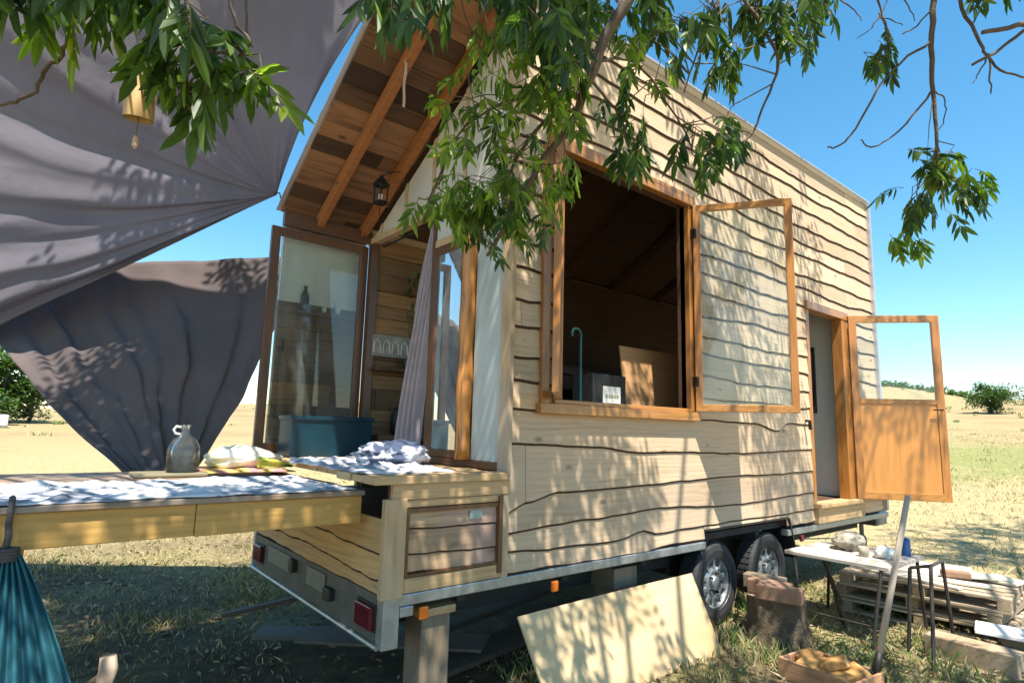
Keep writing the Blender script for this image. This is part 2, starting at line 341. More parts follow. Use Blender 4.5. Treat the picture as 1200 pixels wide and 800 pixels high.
# wall core
mb = MB()
def wallcore(mb, y0, y1, x0, x1, z0, z1, ops):
    xs = sorted({x0, x1, *[v for q in ops for v in q[:2]]})
    for a, b in zip(xs[:-1], xs[1:]):
        zz = [z0]; 
        for q in sorted(ops, key=lambda q: q[2]):
            if q[0] <= (a + b) / 2 <= q[1]: zz += [q[2], q[3]]
        zz.append(z1)
        for k in range(0, len(zz), 2):
            if zz[k + 1] - zz[k] > .01: mb.bb(a, b, y0, y1, zz[k], zz[k + 1])
wallcore(mb, .002, .08, XE, Lh, ZB + .01, ZT - .03, [WIN, (DOOR[0], DOOR[1], .86, DOOR[3]), (ARCH[0], ARCH[1], ARCH[2], ARCH[3] + .005)])
mb.build('wall', M['innershade'], H)
# far wall & far-side lining (planks), front wall, floor
mb = MB(); zz = .95
while zz < 3.36:
    h = R.uniform(.10, .2); h = min(h, 3.37 - zz)
    x = -.02
    while x < Lh:
        l = R.uniform(.6, 1.8); x2 = min(x + l, Lh); mb.bb(max(x, XE + .02) + .002, x2 - .002, W - .10 - R.uniform(0, .012), W - .05, zz + .003, zz + h - .003) if x2 > XE + .05 else None
        x = x2
    zz += h
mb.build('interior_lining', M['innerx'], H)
mb = MB(); mb.bb(1.75, Lh, W - .13, W - .115, .9, 3.42); mb.build('interior_lining', M['innershade'], H)  # dark sheet over the planks, painting in the deep room shade
mb = MB(); mb.slab([(XE + .03, .06, roofz(.06) - .036), (Lh, .06, roofz(.06) - .036), (Lh, W, roofz(W) - .036), (XE + .03, W, roofz(W) - .036)], (0, 0, -.008)); mb.build('ceiling', M['innershade'], H)  # dark liner under the roof boards, room shade put into its colour
mb = MB(); mb.bb(XE, Lh, W - .05, W, ZB, 3.455); mb.build('wall', M['siding'], H)
mb = MB(); mb.slab([(Lh - .06, .08, ZB), (Lh - .06, W - .1, ZB), (Lh - .06, W - .1, 3.36), (Lh - .06, .08, ZT - .13)], (.06, 0, 0)); mb.build('wall', M['innershade'], H)
mb = MB(); mb.bb(XE, Lh, .08, W - .1, .84, .90); mb.build('floor', M['innershade'], H)
mb = MB(); mb.bb(6.04, 6.10, .085, 2.0, .91, 3.3); mb.build('partition', M['white'], H)
pa, pb = on(944, 408, 0, 6.03), on(958, 484, 0, 6.03)
mb = MB(); mb.bb(6.0, 6.035, min(pa.y, pb.y), max(pa.y, pb.y), min(pa.z, pb.z), max(pa.z, pb.z)); pf = tag(mb.build('picture', M['blackpaint'], bevel=.004), 'narrow dark framed picture hanging on the white wall inside the doorway', 'picture')
mb = MB(); yc = (pa.y + pb.y) / 2; mb.bb(5.994, 5.999, yc - .03, yc + .03, min(pa.z, pb.z) + .35, max(pa.z, pb.z) - .06); mb.build('print', plain('mottled print', (.25, .12, .06), c2=(.04, .06, .07), scale=20, bump=0), pf)
# roof
mb = MB(); mb.slab([(-.06, -.045, roofz(-.045)), (Lh + .04, -.045, roofz(-.045)), (Lh + .04, W + .06, roofz(W + .06)), (-.06, W + .06, roofz(W + .06))], (0, 0, .02))
roof = mb.build('roof', M['metalroof'], H)
mb = MB(); y = .0
y = .06
while y < W:
    w = R.uniform(.11, .17); y2 = min(y + w, W + .03); x = -.03
    while x < Lh:
        x2 = min(Lh, x + R.uniform(.5, 1.6) if x < 1.2 else Lh)
        za, zb_ = roofz(y + .003), roofz(y2 - .003); t = .028 + R.uniform(0, .006)
        mb.slab([(x + .003, y + .003, za - t), (x2, y + .003, za - t), (x2, y2 - .003, zb_ - t), (x + .003, y2 - .003, zb_ - t)], (0, 0, t - .003)); x = x2
    y = y2
mb.build('roof_board', M['soffit'], H)
for X in (.27, .69):
    mb = MB(); w = .06
    mb.slab([(X, -.04, roofz(-.04) - .045), (X, W, roofz(W) - .045), (X, W, roofz(W) - .17), (X, -.04, roofz(-.04) - .17)], (w, 0, 0)); mb.build('rafter', M['rafter'], H, bevel=.004)
for X in (1.5, 2.4, 3.3, 4.2, 5.1):
    mb = MB(); mb.slab([(X, .09, roofz(.09) - .045), (X, W - .11, roofz(W - .11) - .045), (X, W - .11, roofz(W - .11) - .17), (X, .09, roofz(.09) - .17)], (.06, 0, 0)); mb.build('rafter', M['innershade'], H)
# metal edge along the top of the long wall and down the front corner
mb = MB(); mb.bb(-.06, Lh + .04, -.058, -.047, roofz(-.045) - .002, roofz(-.045) + .022); mb.bb(Lh - .02, Lh + .04, -.06, 0.0, ZB, ZT); mb.build('edge_flashing', M['metalroof'], H, bevel=.002)
# eave beam + barge board
mb = MB(); mb.bb(-.02, XE, W - .07, W - .01, 3.30, 3.42); mb.build('eave_beam', M['browny'], H, bevel=.004)
# posts at porch corner
# upper end wall panels
mb = MB()
def trap(mb, x, y0, y1, z0, t=.02): mb.slab([(x, y0, z0), (x, y1, z0), (x, y1, roofz(y1) - .18), (x, y0, roofz(y0) - .18)], (t, 0, 0))
ys = [.075, .60, 1.05, 1.50, 1.95, 2.14]
for a, b in zip(ys[:-1], ys[1:]): trap(mb, XE + .0, a + .022, b - .022, 3.36 if a > .9 else 3.06)
mb.build('gable_panel', plain('shade toned white gable panel', (.55, .52, .45), var=.15, scale=2.5), H)  # white greyed to put the shade under the roof into the colour
mb = MB()
for yb in ys: trap(mb, XE - .012, yb - .02, yb + .02, 3.36 if yb > .9 else 3.06, .03)
mb.bb(XE - .018, XE + .05, .96, W, 3.30, 3.357); mb.bb(XE - .018, XE + .05, .05, .958, 3.0, 3.057)
mb.build('batten', M['trimwood'], H, bevel=.003)
# corner board of end wall (pale)
mb = MB(); mb.bb(XE - .03, XE + .005, -.035, .07, 1.31, 4.62); mb.build('corner_board', M['trimwood'], H, bevel=.004)
# lower frame + fixed white panel + orange live post
mb = MB(); mb.bb(XE - .0, XE + .03, .075, .40, 1.39, 2.99); mb.build('end_panel', plain('grey glazed panel', (.46, .50, .47), c2=(.38, .42, .40), rough=.12, scale=2, bump=0), H)
mb = MB(); mb.bb(XE - .02, XE + .06, .072, W - .1, 1.337, 1.388); mb.build('sill', M['browny'], H, bevel=.003)
mb = MB()
prev = [(1.39 + i * .08) for i in range(21)]
pts = [V((XE - .03, .455 + .012 * nz(z_ * 2, 1, 1), z_)) for z_ in prev]; mb.tube(pts, [.055 + .01 * nz(z_ * 4, 3, 3) for z_ in prev], n=10)
mb.build('post', wood('live edge orange post', (.62, .25, .05), dark=.18, axis=2, isl=0, scale=1.4, rough=.4, coat=.3), H, smooth=True)
# narrow sash beside the post
def sash(parent, hinge, direc, width, z0, z1, fw, fm, gm, th=.04, name='window_sash', rail=None, lower=None, mats=None):
    h = V(hinge); d = V(direc).normalized(); nrm = V((d.y, -d.x, 0)); rot = Matrix((d, nrm, V((0, 0, 1)))).transposed()
    def bx(mb, a, b, za, zb, t): mb.box(h + d * ((a + b) / 2) + V((0, 0, (za + zb) / 2 - h.z)), (b - a, t, zb - za), rot)
    mb = MB(); vs = []
    for (a, b_, c_, e) in ((0, width, z0, z1), (fw, width - fw, z0 + fw, z1 - fw)):
        for t in (-th / 2, th / 2):
            for (x_, z_) in ((a, c_), (b_, c_), (b_, e), (a, e)): vs.append(V((h.x, h.y, 0)) + d * x_ + nrm * t + V((0, 0, z_)))
    mb.v = [tuple(v) for v in vs]
    for k in range(4):
        j = (k + 1) % 4; q = 1 if k in (0, 2) else 0
        for f_ in ((k, j, 8 + j, 8 + k), (4 + k, 12 + k, 12 + j, 4 + j), (k, 4 + k, 4 + j, j), (8 + k, 8 + j, 12 + j, 12 + k)): mb.f.append(list(f_)); mb.mi.append(q)
    f = mb.build(name, list(fm), parent, bevel=.004)
    g0 = z0 + fw
    if lower:
        mb = MB(); bx(mb, fw, width - fw, z0 + fw, lower - .03, th * .5); mb.build('panel', M['doorpanel'], f)
        mb = MB(); bx(mb, fw, width - fw, lower - .03, lower + .03, th * .98); mb.build('rail', fm[1], f, bevel=.004); g0 = lower + .03
    mb = MB(); bx(mb, fw - .004, width - fw + .004, g0 - .004, z1 - fw + .004, .006); mb.build('pane', gm, f)
    # glazing bead: thin inner strips
    return f
sash(H, (XE - .0, .52, 1.39), (0, 1, 0), .45, 1.39, 2.99, .055, (M['brownz'], M['browny']), M['blueglass'])
# open leaf at the far jamb reaching over the porch
f = sash(H, (XE - .02, W - .02, 1.36), (-1, -.02, 0), .90, 1.36, 3.28, .075, (M['brownz'], M['brownz']), M['glass'])
mb = MB(); mb.tube([(.05, W - .06, 2.3), (.05, W - .085, 2.3), (.05, W - .085, 2.2)], .008, 6); mb.build('handle', M['iron'], f)
mb = MB(); mb.bb(XE - .02, XE + .05, W - .13, W - .045, 1.39, 3.30); mb.bb(XE - .018, XE + .05, .962, 1.0, 1.39, 3.30); mb.build('window_frame', M['brownz'], H, bevel=.003)
# porch wing wall behind the leaf : white upper, planks below
mb = MB(); mb.bb(.03, XE - .0, W + .07, W + .10, 2.66, 3.36); mb.build('wing_panel', M['white'], H)
mb = MB(); zz = 1.34
while zz < 2.50:
    h = R.uniform(.11, .19); h = min(h, 2.52 - zz); xm = R.uniform(.3, .6)
    mb.bb(.03, xm - .002, W + .06, W + .10, zz + .002, zz + h - .002); mb.bb(xm, XE, W + .065, W + .10, zz + .002, zz + h - .002); zz += h
mb.build('wing_plank', M['innerx'], H)
mb = MB(); mb.bb(.03, XE, W + .102, W + .115, 1.34, 3.36); mb.build('wing_back', M['trimx'], H)
mb = MB(); mb.bb(.03, XE, W + .02, W + .07, 2.56, 2.60); mb.bb(.03, XE, W + .062, W + .10, 2.52, 2.66); mb.build('shelf', M['browny'], H)
# big window: casing, sill, leaves
mb = MB(); x0, x1, z0, z1 = WIN
mb.bb(x0 - .17, x0 - .10, -.045, .03, z0 - .09, z1 + .0); mb.bb(x0 - .05, x0, -.03, .05, z0, z1); mb.bb(x1, x1 + .07, -.045, .05, z0 - .02, z1)
wf = mb.build('window_frame', M['orange'], H, bevel=.004)
mb = MB(); mb.bb(x0 - .12, x1 + .08, -.06, .06, z1, z1 + .10); mb.build('lintel', M['orangex'], wf, bevel=.005)
mb = MB(); mb.bb(x0 - .20, x1 + .10, -.075, .06, z0 - .10, z0 - .03); mb.bb(x0 - .05, x1, -.05, .06, z0 - .03, z0); mb.build('sill', M['orangex'], wf, bevel=.005)
sash(H, (x1 + .05, -.055, z0), (.47, -.72, 0), .80, z0 - .02, z1 + .0, .06, (M['orange'], M['orangex']), M['glass'])
f = sash(H, (x0 - .02, -.055, z0), (-.715, -.70, 0), .74, z0 - .0, z1, .06, (M['orange'], M['orangex']), M['glass'])
mb = MB(); mb.bb(x1 + .02, x1 + .05, -.09, -.045, 2.0, 2.08); mb.bb(x1 + .02, x1 + .05, -.09, -.045, 3.3, 3.38); mb.build('hinge', M['iron'], wf)
# door
x0, x1, z0, z1 = DOOR
mb = MB(); mb.bb(x0 - .02, x0 + .05, -.02, .08, z0, z1 - .06); mb.bb(x1 - .14, x1 + .02, -.04, .08, z0, z1 - .06)
df = mb.build('door_frame', M['orange'], H, bevel=.004)
mb = MB(); mb.bb(x0 - .04, x1 + .04, -.05, .08, z1 - .06, z1 + .03); mb.build('lintel', M['orangex'], df, bevel=.004)
mb = MB(); mb.bb(x0 - .02, x1 + .2, -.06, .08, .70, .86); mb.bb(x0 - .04, x1 + .5, -.10, .08, .862, .905); mb.build('threshold', M['trimx'], df, bevel=.004)
f = sash(H, (x1 + .02, -.05, z0), (.65, -.755, 0), .99, z0 + .0, z1 - .0, .085, (M['orange'], M['orangex']), M['doorglass'], name='door', lower=2.04, th=.045)
d = V((.65, -.755, 0)).normalized()
mb = MB(); hp = V((x1 + .02, -.05, 0)) + d * .945; n_ = V((d.y, -d.x, 0))
for sgn in (-1, 1): mb.tube([hp + n_ * .02 * sgn + V((0, 0, 1.95)), hp + n_ * .06 * sgn + V((0, 0, 1.95)), hp + n_ * .06 * sgn - d * .1 + V((0, 0, 1.95))], .009, 6)
mb.build('handle', M['iron'], f)
# latch hook on wall left of the door
mb = MB(); mb.tube([(4.86, -.03, 1.77), (4.86, -.07, 1.77), (4.87, -.07, 1.68)], .018, 6); mb.build('latch', M['iron'], H)
# deck box at the trailer's end: side face
mb = MB(); siding(mb, (.09, 0, 0), (1, 0, 0), (0, -1, 0), .66, [.80, .90, 1.03, 1.16], step=.05, wav=.014, seed=31, thick=.014)
bp_ = mb.build('box_panel', [wood('varied box boards', (.55, .36, .21), dark=.45, axis=0, isl=.5, grey=(.42, .27, .27)), M['bark']], H, merge=True)
mb = MB(); mb.bb(.002, XE - .002, .003, .03, ZB + .0, 1.29); mb.build('box_core', M['innershade'], H)
mb = MB()
mb.bb(-.045, .085, -.045, .0, ZB - .015, 1.215); mb.build('box_post', M['trimwood'], H, bevel=.004)
mb = MB(); mb.bb(.088, XE - .055, -.028, .0, ZB, .795); mb.bb(.088, XE - .055, -.028, .0, 1.165, 1.205); mb.bb(.0, XE - .0, -.036, .0, 1.208, 1.292); mb.build('box_rail', M['trimx'], H, bevel=.003)
mb = MB(); mb.bb(.09, .11, -.034, -.01, .80, 1.163); mb.bb(XE - .085, XE - .055, -.04, 0, ZB + .03, 1.2); mb.bb(.11, XE - .087, -.032, -.01, 1.138, 1.16); mb.bb(.11, XE - .087, -.032, -.01, .80, .815); mb.build('box_batten', M['brownz'], H)
mb = MB(); mb.bb(XE - .053, XE, -.03, .0, ZB - .01, 1.206); mb.build('box_batten', M['trimwood'], H, bevel=.003)
mb = MB(); mb.bb(.52, .61, -.020, -.017, 1.075, 1.125); mb.build('sticker', plain('faded teal sticker', (.25, .36, .34), c2=(.4, .4, .36), scale=40, bump=0), H)
# end face: live edge planks running across
mb = MB(); siding(mb, (0, 0.0, 0), (0, 1, 0), (-1, 0, 0), W, [ZB, .80, .93, 1.10], step=.06, wav=.02, seed=77, thick=.03)
mb.build('end_plank', [M['siding_y'], M['bark']], H, merge=True)
mb = MB(); mb.bb(.0, .03, .03, W, ZB, 1.10); mb.bb(.03, XE, .03, W, 1.0, 1.06); mb.build('box_core', M['innershade'], H)
# deck boards
mb = MB(); y = -.055
while y < W - .02:
    w = R.uniform(.13, .19); y2 = min(y + w, W); e = -.11 if y < .35 else -.03
    mb.bb(e + R.uniform(-.01, .01), XE - .03, y + .003, y2 - .003, 1.293, ZD + R.uniform(-.003, .003)); y = y2
mb.build('deck_board', M['trimx'], H, bevel=.004)
# trailer steel
mb = MB(); mb.bb(-.015, 2.95, -.03, .05, .655, ZB - .003); mb.bb(4.38, Lh + .1, -.03, .05, .63, .69)
mb.slab([(-.022, -.036, .452), (-.022, .04, .452), (.03, .04, .44), (.075, -.036, .452)], (0, 0, .265)); mb.bb(.076, .16, -.035, -.004, .60, .654)
mb.build('trailer_rail', M['steel'], H, bevel=.006)
mb = MB(); mb.bb(-.022, .01, .045, W - .02, .475, ZB - .004); mb.build('rear_panel', M['dullsteel'], H, bevel=.003)
mb = MB(); mb.tube([(-.03, .0, .462), (-.03, W, .462)], .014, 8); mb.bb(-.02, .04, W - .03, W + .03, .455, ZB); mb.build('bumper_bar', M['steel'], H)
mb = MB(); 
for Y in (.35, 1.1, 1.85): mb.bb(.05, Lh, Y - .04, Y + .04, .46, .60)
for i in range(8): mb.bb(.5 + i * .85, .56 + i * .85, .05, W - .05, .60, .70)
mb.bb(.012, Lh, .055, W, .704, .76); mb.build('chassis', M['chassis'], H)
for (y0, y1) in ((.05, .24), (1.93, 2.10)):
    mb = MB(); mb.bb(-.055, -.023, y0, y1, .535, .655); t = mb.build('tail_light', M['redlens'], H, bevel=.008)
    mb = MB(); mb.bb(-.03, -.0235, y0 - .012, y1 + .012, .525, .665); mb.build('housing', M['blackpaint'], t)
for (y0, y1) in ((.72, 1.02), (1.32, 1.80)):
    mb = MB(); mb.bb(-.033, -.0235, y0, y1, .575, .685); mb.build('number_plate', plain('faded plate', (.22, .23, .2), c2=(.12, .13, .11), scale=30, bump=.05), H, bevel=.003)
mb = MB(); mb.bb(-.06, -.024, .58, .68, .56, .63); mb.bb(-.06, -.024, 1.22, 1.29, .6, .68); mb.build('plate_lamp', M['blackpaint'], H, bevel=.006)
for X in (.19, 1.17):
    mb = MB(); mb.bb(X, X + .055, -.052, -.031, .575, .64); mb.build('marker_light', M['amber'], H, bevel=.006)
mb = MB(); mb.bb(4.60, 4.66, -.055, -.031, .56, .62); mb.build('marker_light', M['redlens'], H, bevel=.006)
# wheel arch
mb = MB(); mb.bb(2.90, 4.42, .30, .34, .38, .80); mb.bb(2.90, 4.42, .085, .34, .80, .82); 
mb.slab([(4.40, -.035, .80), (4.40, .3, .80), (4.54, .3, .40), (4.54, -.035, .40)], (.02, 0, 0)); mb.bb(2.95, 4.40, -.028, -.0, .795, .812)
mb.build('mudguard', M['blackpaint'], H)
def wheel(x, y, z, sgn):
    r = .335; mb = MB()
    prof = [(.205, -.085), (.27, -.095), (.315, -.088), (r, -.065), (r, .065), (.315, .088), (.27, .095), (.205, .085), (.20, .0), (.205, -.085)]
    mb.lathe((x, y, z), prof, 40, ax=1, cap=False)
    for k in range(40):   # tread blocks
        a = 2 * math.pi * k / 40; c = V((x + math.cos(a) * r, y, z + math.sin(a) * r)); d = V((math.cos(a), 0, math.sin(a))); t = V((-math.sin(a), 0, math.cos(a)))
        for yy in (-.045, .0, .045): mb.box(c + V((0, yy, 0)), (.012, .034, .034), Matrix((d, V((0, 1, 0)), t)).transposed())
    w = thing_part('wheel', mb, M['black'])
    mb = MB(); s = -1
    prof = [(.215, .088 * s), (.21, .075 * s), (.20, .07 * s), (.19, .03 * s), (.15, .02 * s), (.135, .05 * s), (.10, .062 * s), (.06, .055 * s), (.05, .085 * s), (.001, .09 * s)]
    mb.lathe((x, y, z), prof, 32, ax=1, cap=False)
    for k in range(10):
        a = 2 * math.pi * k / 10; mb.tube([(x + math.cos(a) * .165, y + .028 * s, z + math.sin(a) * .165), (x + math.cos(a) * .165, y + .022 * s, z + math.sin(a) * .165)], .022, 8)
        mb.bar((x + math.cos(a + .3) * .12, y + .056 * s, z + math.sin(a + .3) * .12), (x + math.cos(a + .3) * .195, y + .05 * s, z + math.sin(a + .3) * .195), .03, .016, up=(0, 1, 0))
    mb.build('rim', M['steel'], w, smooth=False)
    mb = MB()
    for k in range(5):
        a = 2 * math.pi * k / 5; mb.tube([(x + math.cos(a) * .08, y - .05, z + math.sin(a) * .08), (x + math.cos(a) * .08, y - .085, z + math.sin(a) * .08)], .012, 6)
    mb.build('wheel_nut', M['iron'], w)
def thing_part(name, mb, mat): return mb.build(name, mat, H)
for xx in (3.17, 4.06):
    wheel(xx, .10, .345, -1)
for xx in (3.17, 4.06):
    mb = MB(); mb.lathe((xx, W - .1, .345), [(.10, -.09), (.30, -.09), (.335, -.06), (.335, .06), (.30, .09), (.10, .09)], 32, ax=1); mb.build('wheel', M['black'], H)
mb = MB(); mb.tube([(3.17, .2, .345), (3.17, W - .1, .345)], .03, 8); mb.tube([(4.06, .2, .345), (4.06, W - .1, .345)], .03, 8); mb.build('axle', M['chassis'], H)
# drawbar
mb = MB(); mb.bar((6.9, .3, .60), (8.6, 1.05, .56), .06, .12); mb.bar((6.9, 1.9, .60), (8.6, 1.15, .56), .06, .12); mb.bar((8.5, 1.1, .57), (8.95, 1.1, .57), .09, .10)
mb.build('drawbar', M['steel'], H, bevel=.004)
mb = MB(); mb.lathe((8.15, .72, 0.0), [(.03, .1), (.03, .65)], 10); mb.lathe((8.15, .72, .1), [(.1, -.03), (.1, .03)], 18, ax=1); mb.build('jockey_wheel', M['blackpaint'], H)
mb = MB(); mb.bb(6.98, 7.35, .1, .45, .5, .72); mb.build('coupling_box', M['dullsteel'], H, bevel=.01)

# ------------------------------------------------------------------ interior things
def box_thing(name, label, cat, args, mat, bevel=.004, group=None, rot=None):
    mb = MB(); mb.box(args[:3], args[3:], rot); return tag(mb.build(name, mat, bevel=bevel), label, cat, group)
# counter under the window, part of the house
mb = MB(); mb.bb(1.0, 3.6, .10, .72, 1.42, 1.47); mb.bb(1.0, 3.6, .66, .70, .90, 1.42); mb.build('counter', M['innershade'], H)
mb = MB(); pA = [(2.50, .40, 1.473), (3.40, .40, 1.473), (3.40, .52, 2.37), (2.50, .52, 2.37)]
mb.slab(pA, (0, .015, 0)); tag(mb.build('leaning_board', wood('light board', (.50, .28, .13), dark=.8, isl=0, knots=False)), 'light brown wooden board standing inside the big open window', 'board')
bx = thing('speaker_box', 'black box with a small white label standing inside the big window', 'box', (2.25, .52, 1.473))
mb = MB(); mb.bb(2.02, 2.44, .40, .64, 1.474, 2.08); mb.build('body', M['blackpaint'], bx, bevel=.01)
mb = MB(); mb.bb(2.14, 2.36, .394, .3995, 1.83, 1.98); lb = mb.build('white_label', M['paper'], bx)
mb = MB()
for k in range(5): mb.bb(2.17 + k * .035, 2.195 + k * .035, .392, .3938, 1.885, 1.91)
mb.build('label_print', plain('label ink', (.35, .36, .2), bump=0), lb)
mb = MB(); hk = [(1.75 + .05 * math.cos(a), .33, 2.36 + .05 * math.sin(a)) for a in [i * .5 for i in range(0, 8)]]; mb.tube([(1.80, .33, 1.474), (1.80, .33, 2.36)] + hk[1:], .011, 6)
mb.lathe((1.80, .33, 1.474), [(.06, 0), (.06, .015)], 14)
tag(mb.build('hooked_stand', plain('dark turquoise rod', (.01, .10, .11), rough=.4)), 'thin turquoise hooked stand inside the big window beside the black box', 'stand')
mb = MB(); mb.grid(lambda u, v: V((1.9 + 2.4 * u, 1.35 + .55 * v, 2.30 + .08 * nz(u * 6, v * 3, 2) - .25 * abs(v - .5))), 20, 8)
mb2 = tag(mb.build('bedding', cloth('brown bedding', (.17, .12, .09), trans=0), smooth=True, solid=.03), 'rumpled brown bedding lying deep inside behind the big window', 'bedding')
mb = MB(); mb.bb(1.85, 4.5, 1.2, 2.08, 2.0, 2.14); mb.bb(1.85, 1.92, 1.2, 2.08, .90, 2.0); mb.bb(4.43, 4.5, 1.2, 2.08, .90, 2.0); mb.build('bunk', M['innershade'], H)
mb = MB(); 
# far wall features seen through the end opening
mb.bb(.84, 1.42, W - .135, W - .115, 2.24, 2.44); pn = mb.build('carved_panel', plain('grey carved panel', (.34, .32, .27), c2=(.16, .15, .13), scale=14, bump=.4), H)
mb = MB()
for k in range(6):
    c = .89 + k * .095
    mb.tube([(c - .035, W - .137, 2.27), (c - .03, W - .137, 2.36), (c, W - .137, 2.40), (c + .03, W - .137, 2.36), (c + .035, W - .137, 2.27)], .007, 5)
mb.build('relief', plain('relief grey', (.55, .52, .45), bump=0), pn)
mb = MB(); mb.bb(XE + .06, 1.6, W - .26, W - .115, 2.10, 2.13); mb.build('shelf', M['innershade'], H)
for i, (xx, h_, r_, mt, lab, nm) in enumerate([(.98, .15, .045, 'bottle', 'dark pot on the far interior shelf under the carved panel', 'pot')]):
    pass
mb = MB(); mb.lathe((1.12, W - .19, 1.52), [(.05, 0), (.075, .03), (.07, .18), (.04, .22), (.045, .25)], 18); tag(mb.build('kettle', M['iron'], smooth=True), 'black pot low by the plank wall inside the end opening', 'pot')
mb = MB(); mb.bb(XE + .06, 1.7, W - .3, W - .115, 1.47, 1.518); mb.build('shelf', M['innerx'], H)
mb = MB(); mb.lathe((1.18, W - .2, 2.131), [(.04, 0), (.045, .02), (.05, .09), (.046, .1)], 14); tag(mb.build('jar', M['blackpaint'], smooth=True), 'small black jar standing on the interior shelf below the carved panel', 'jar')
# hanging dark foliage inside (houseplant) near the curtain
mb = MB(); mb.lathe((1.30, 1.72, 2.86), [(.07, 0), (.085, .03), (.09, .15), (.08, .16)], 16); hp_ = thing('hanging_plant', 'dark trailing houseplant in a pot hanging inside the end opening', 'houseplant', (1.30, 1.72, 2.86)); mb.build('pot', M['blackpaint'], hp_, smooth=True)
mb = MB(); mb.tube([(1.30, 1.72, 2.98), (1.30, 1.72, roofz(1.72) - .05)], .004, 5); mb.build('cord', M['rope'], hp_)
def leaflet(mb, p, d, nrm, L, w, fold=.25, droop=.15):
    d = d.normalized(); s = d.cross(nrm)
    if s.length < 1e-4: s = d.orthogonal()
    s.normalize(); n2 = s.cross(d)
    dn = V((0, 0, -1))
    a = p + d * (L * .35) + dn * L * droop * .15; b = p + d * (L * .72) + dn * L * droop * .5; t = p + d * L + dn * L * droop
    up = n2 * (w * fold)
    mb.add([p, a + s * w * .5 + up, b + s * w * .38 + up, t, b - s * w * .38 + up, a - s * w * .5 + up], [(0, 1, 2, 3), (0, 3, 4, 5)])
mb = MB()
for k in range(120):
    p = V((1.30, 1.72, 2.98)) + V((R.gauss(0, .12), R.gauss(0, .14), -abs(R.gauss(0, .22)) + .08)); leaflet(mb, p, V((R.uniform(-1, 1), R.uniform(-1, 1), R.uniform(-1, .2))), V((0, 0, 1)), R.uniform(.06, .10), .035)
mb.build('foliage', M['leaf'], hp_)
# curtain
ct = thing('curtain', 'lilac grey curtain gathered and hanging inside the end opening down to the deck', 'curtain', (.86, 1.2, 1.36))
def cur(u, v):
    top = v; yc = 1.40 - .36 * (v ** 1.2); wd = .19 + .18 * (1 - v) ** 1.4
    z_ = 1.37 + 1.88 * v; y_ = yc - wd / 2 + wd * (1 - u)
    x_ = .86 + .035 * math.sin(u * 26 + 2 * nz(v * 2, 0, 0)) * (1.2 - .5 * v)
    return V((x_, y_ - .16 * 0, z_))
mb = MB(); mb.grid(cur, 60, 30); mb.build('fabric', M['curtain'], ct, smooth=True, solid=.004)
mb = MB(); mb.tube([(.86, .98, 3.262), (.86, 2.0, 3.262)], .009, 8); mb.build('rod', M['iron'], ct)

# porch things
lt = thing('lantern', 'small black iron lantern hanging from the porch rafter', 'lantern', (.52, 1.42, 3.42))
cx, cy = .52, 1.42; z0 = 3.44; mb = MB()
for k in range(6):
    a = k * math.pi / 3; a2 = (k + 1) * math.pi / 3; p = lambda a, r, z: (cx + r * math.cos(a), cy + r * math.sin(a), z)
    mb.tube([p(a, .062, z0), p(a, .062, z0 + .15)], .006, 5); mb.tube([p(a, .062, z0), p(a2, .062, z0)], .006, 5); mb.tube([p(a, .062, z0 + .15), p(a2, .062, z0 + .15)], .006, 5)
mb.lathe((cx, cy, z0 + .15), [(.075, 0), (.03, .055), (.018, .07), (.018, .085)], 12); mb.lathe((cx, cy, z0 - .01), [(.06, 0), (.06, .008)], 12)
mb.build('cage', M['iron'], lt)
mb = MB(); mb.tube([(cx, cy, z0 + .23), (cx + .1, cy, roofz(cy) - .19), (cx + .17, cy, roofz(cy) - .17)], .004, 5); mb.tube([(cx, cy, z0 - .01), (cx, cy, z0 - .12)], .004, 5); mb.build('chain', M['iron'], lt)
mb = MB(); mb.lathe((cx, cy, z0), [(.018, 0), (.018, .07)], 10); mb.build('candle', M['ceramic'], lt)
mb = MB(); mb.grid(lambda u, v: V((.262 + .02 * u + .004 * math.sin(v * 9), .63, 4.22 - .36 * v)), 2, 12); mb.tube([(.272, .63, 4.215), (.272, .63, 4.24)], .003, 5)
tag(mb.build('ribbon', plain('pale pink ribbon', (.66, .45, .36), bump=0), solid=.002), 'thin pale ribbon hanging from the outer porch rafter', 'ribbon')
# bottle & cup on the wing shelf
mb = MB(); mb.lathe((.25, W + .045, 2.601), [(.034, 0), (.037, .02), (.037, .11), (.03, .15), (.012, .18), (.012, .205), (.017, .207), (.017, .218), (.012, .22)], 20)
tag(mb.build('bottle', M['bottle'], smooth=True), 'dark bottle standing on the shelf behind the open glass leaf', 'bottle')
for x_, r_, h_, l_ in ((.43, .022, .05, 'small white cup right of the dark bottle on the porch shelf'), (.56, .028, .11, 'taller pale beaker at the right end of the porch shelf')):
    mb = MB(); mb.lathe((x_, W + .045, 2.601), [(r_ * .7, 0), (r_, h_ * .3), (r_, h_), (r_ * .85, h_), (r_ * .8, .01)], 16); tag(mb.build('cup', M['ceramic'], smooth=True), l_, 'cup')
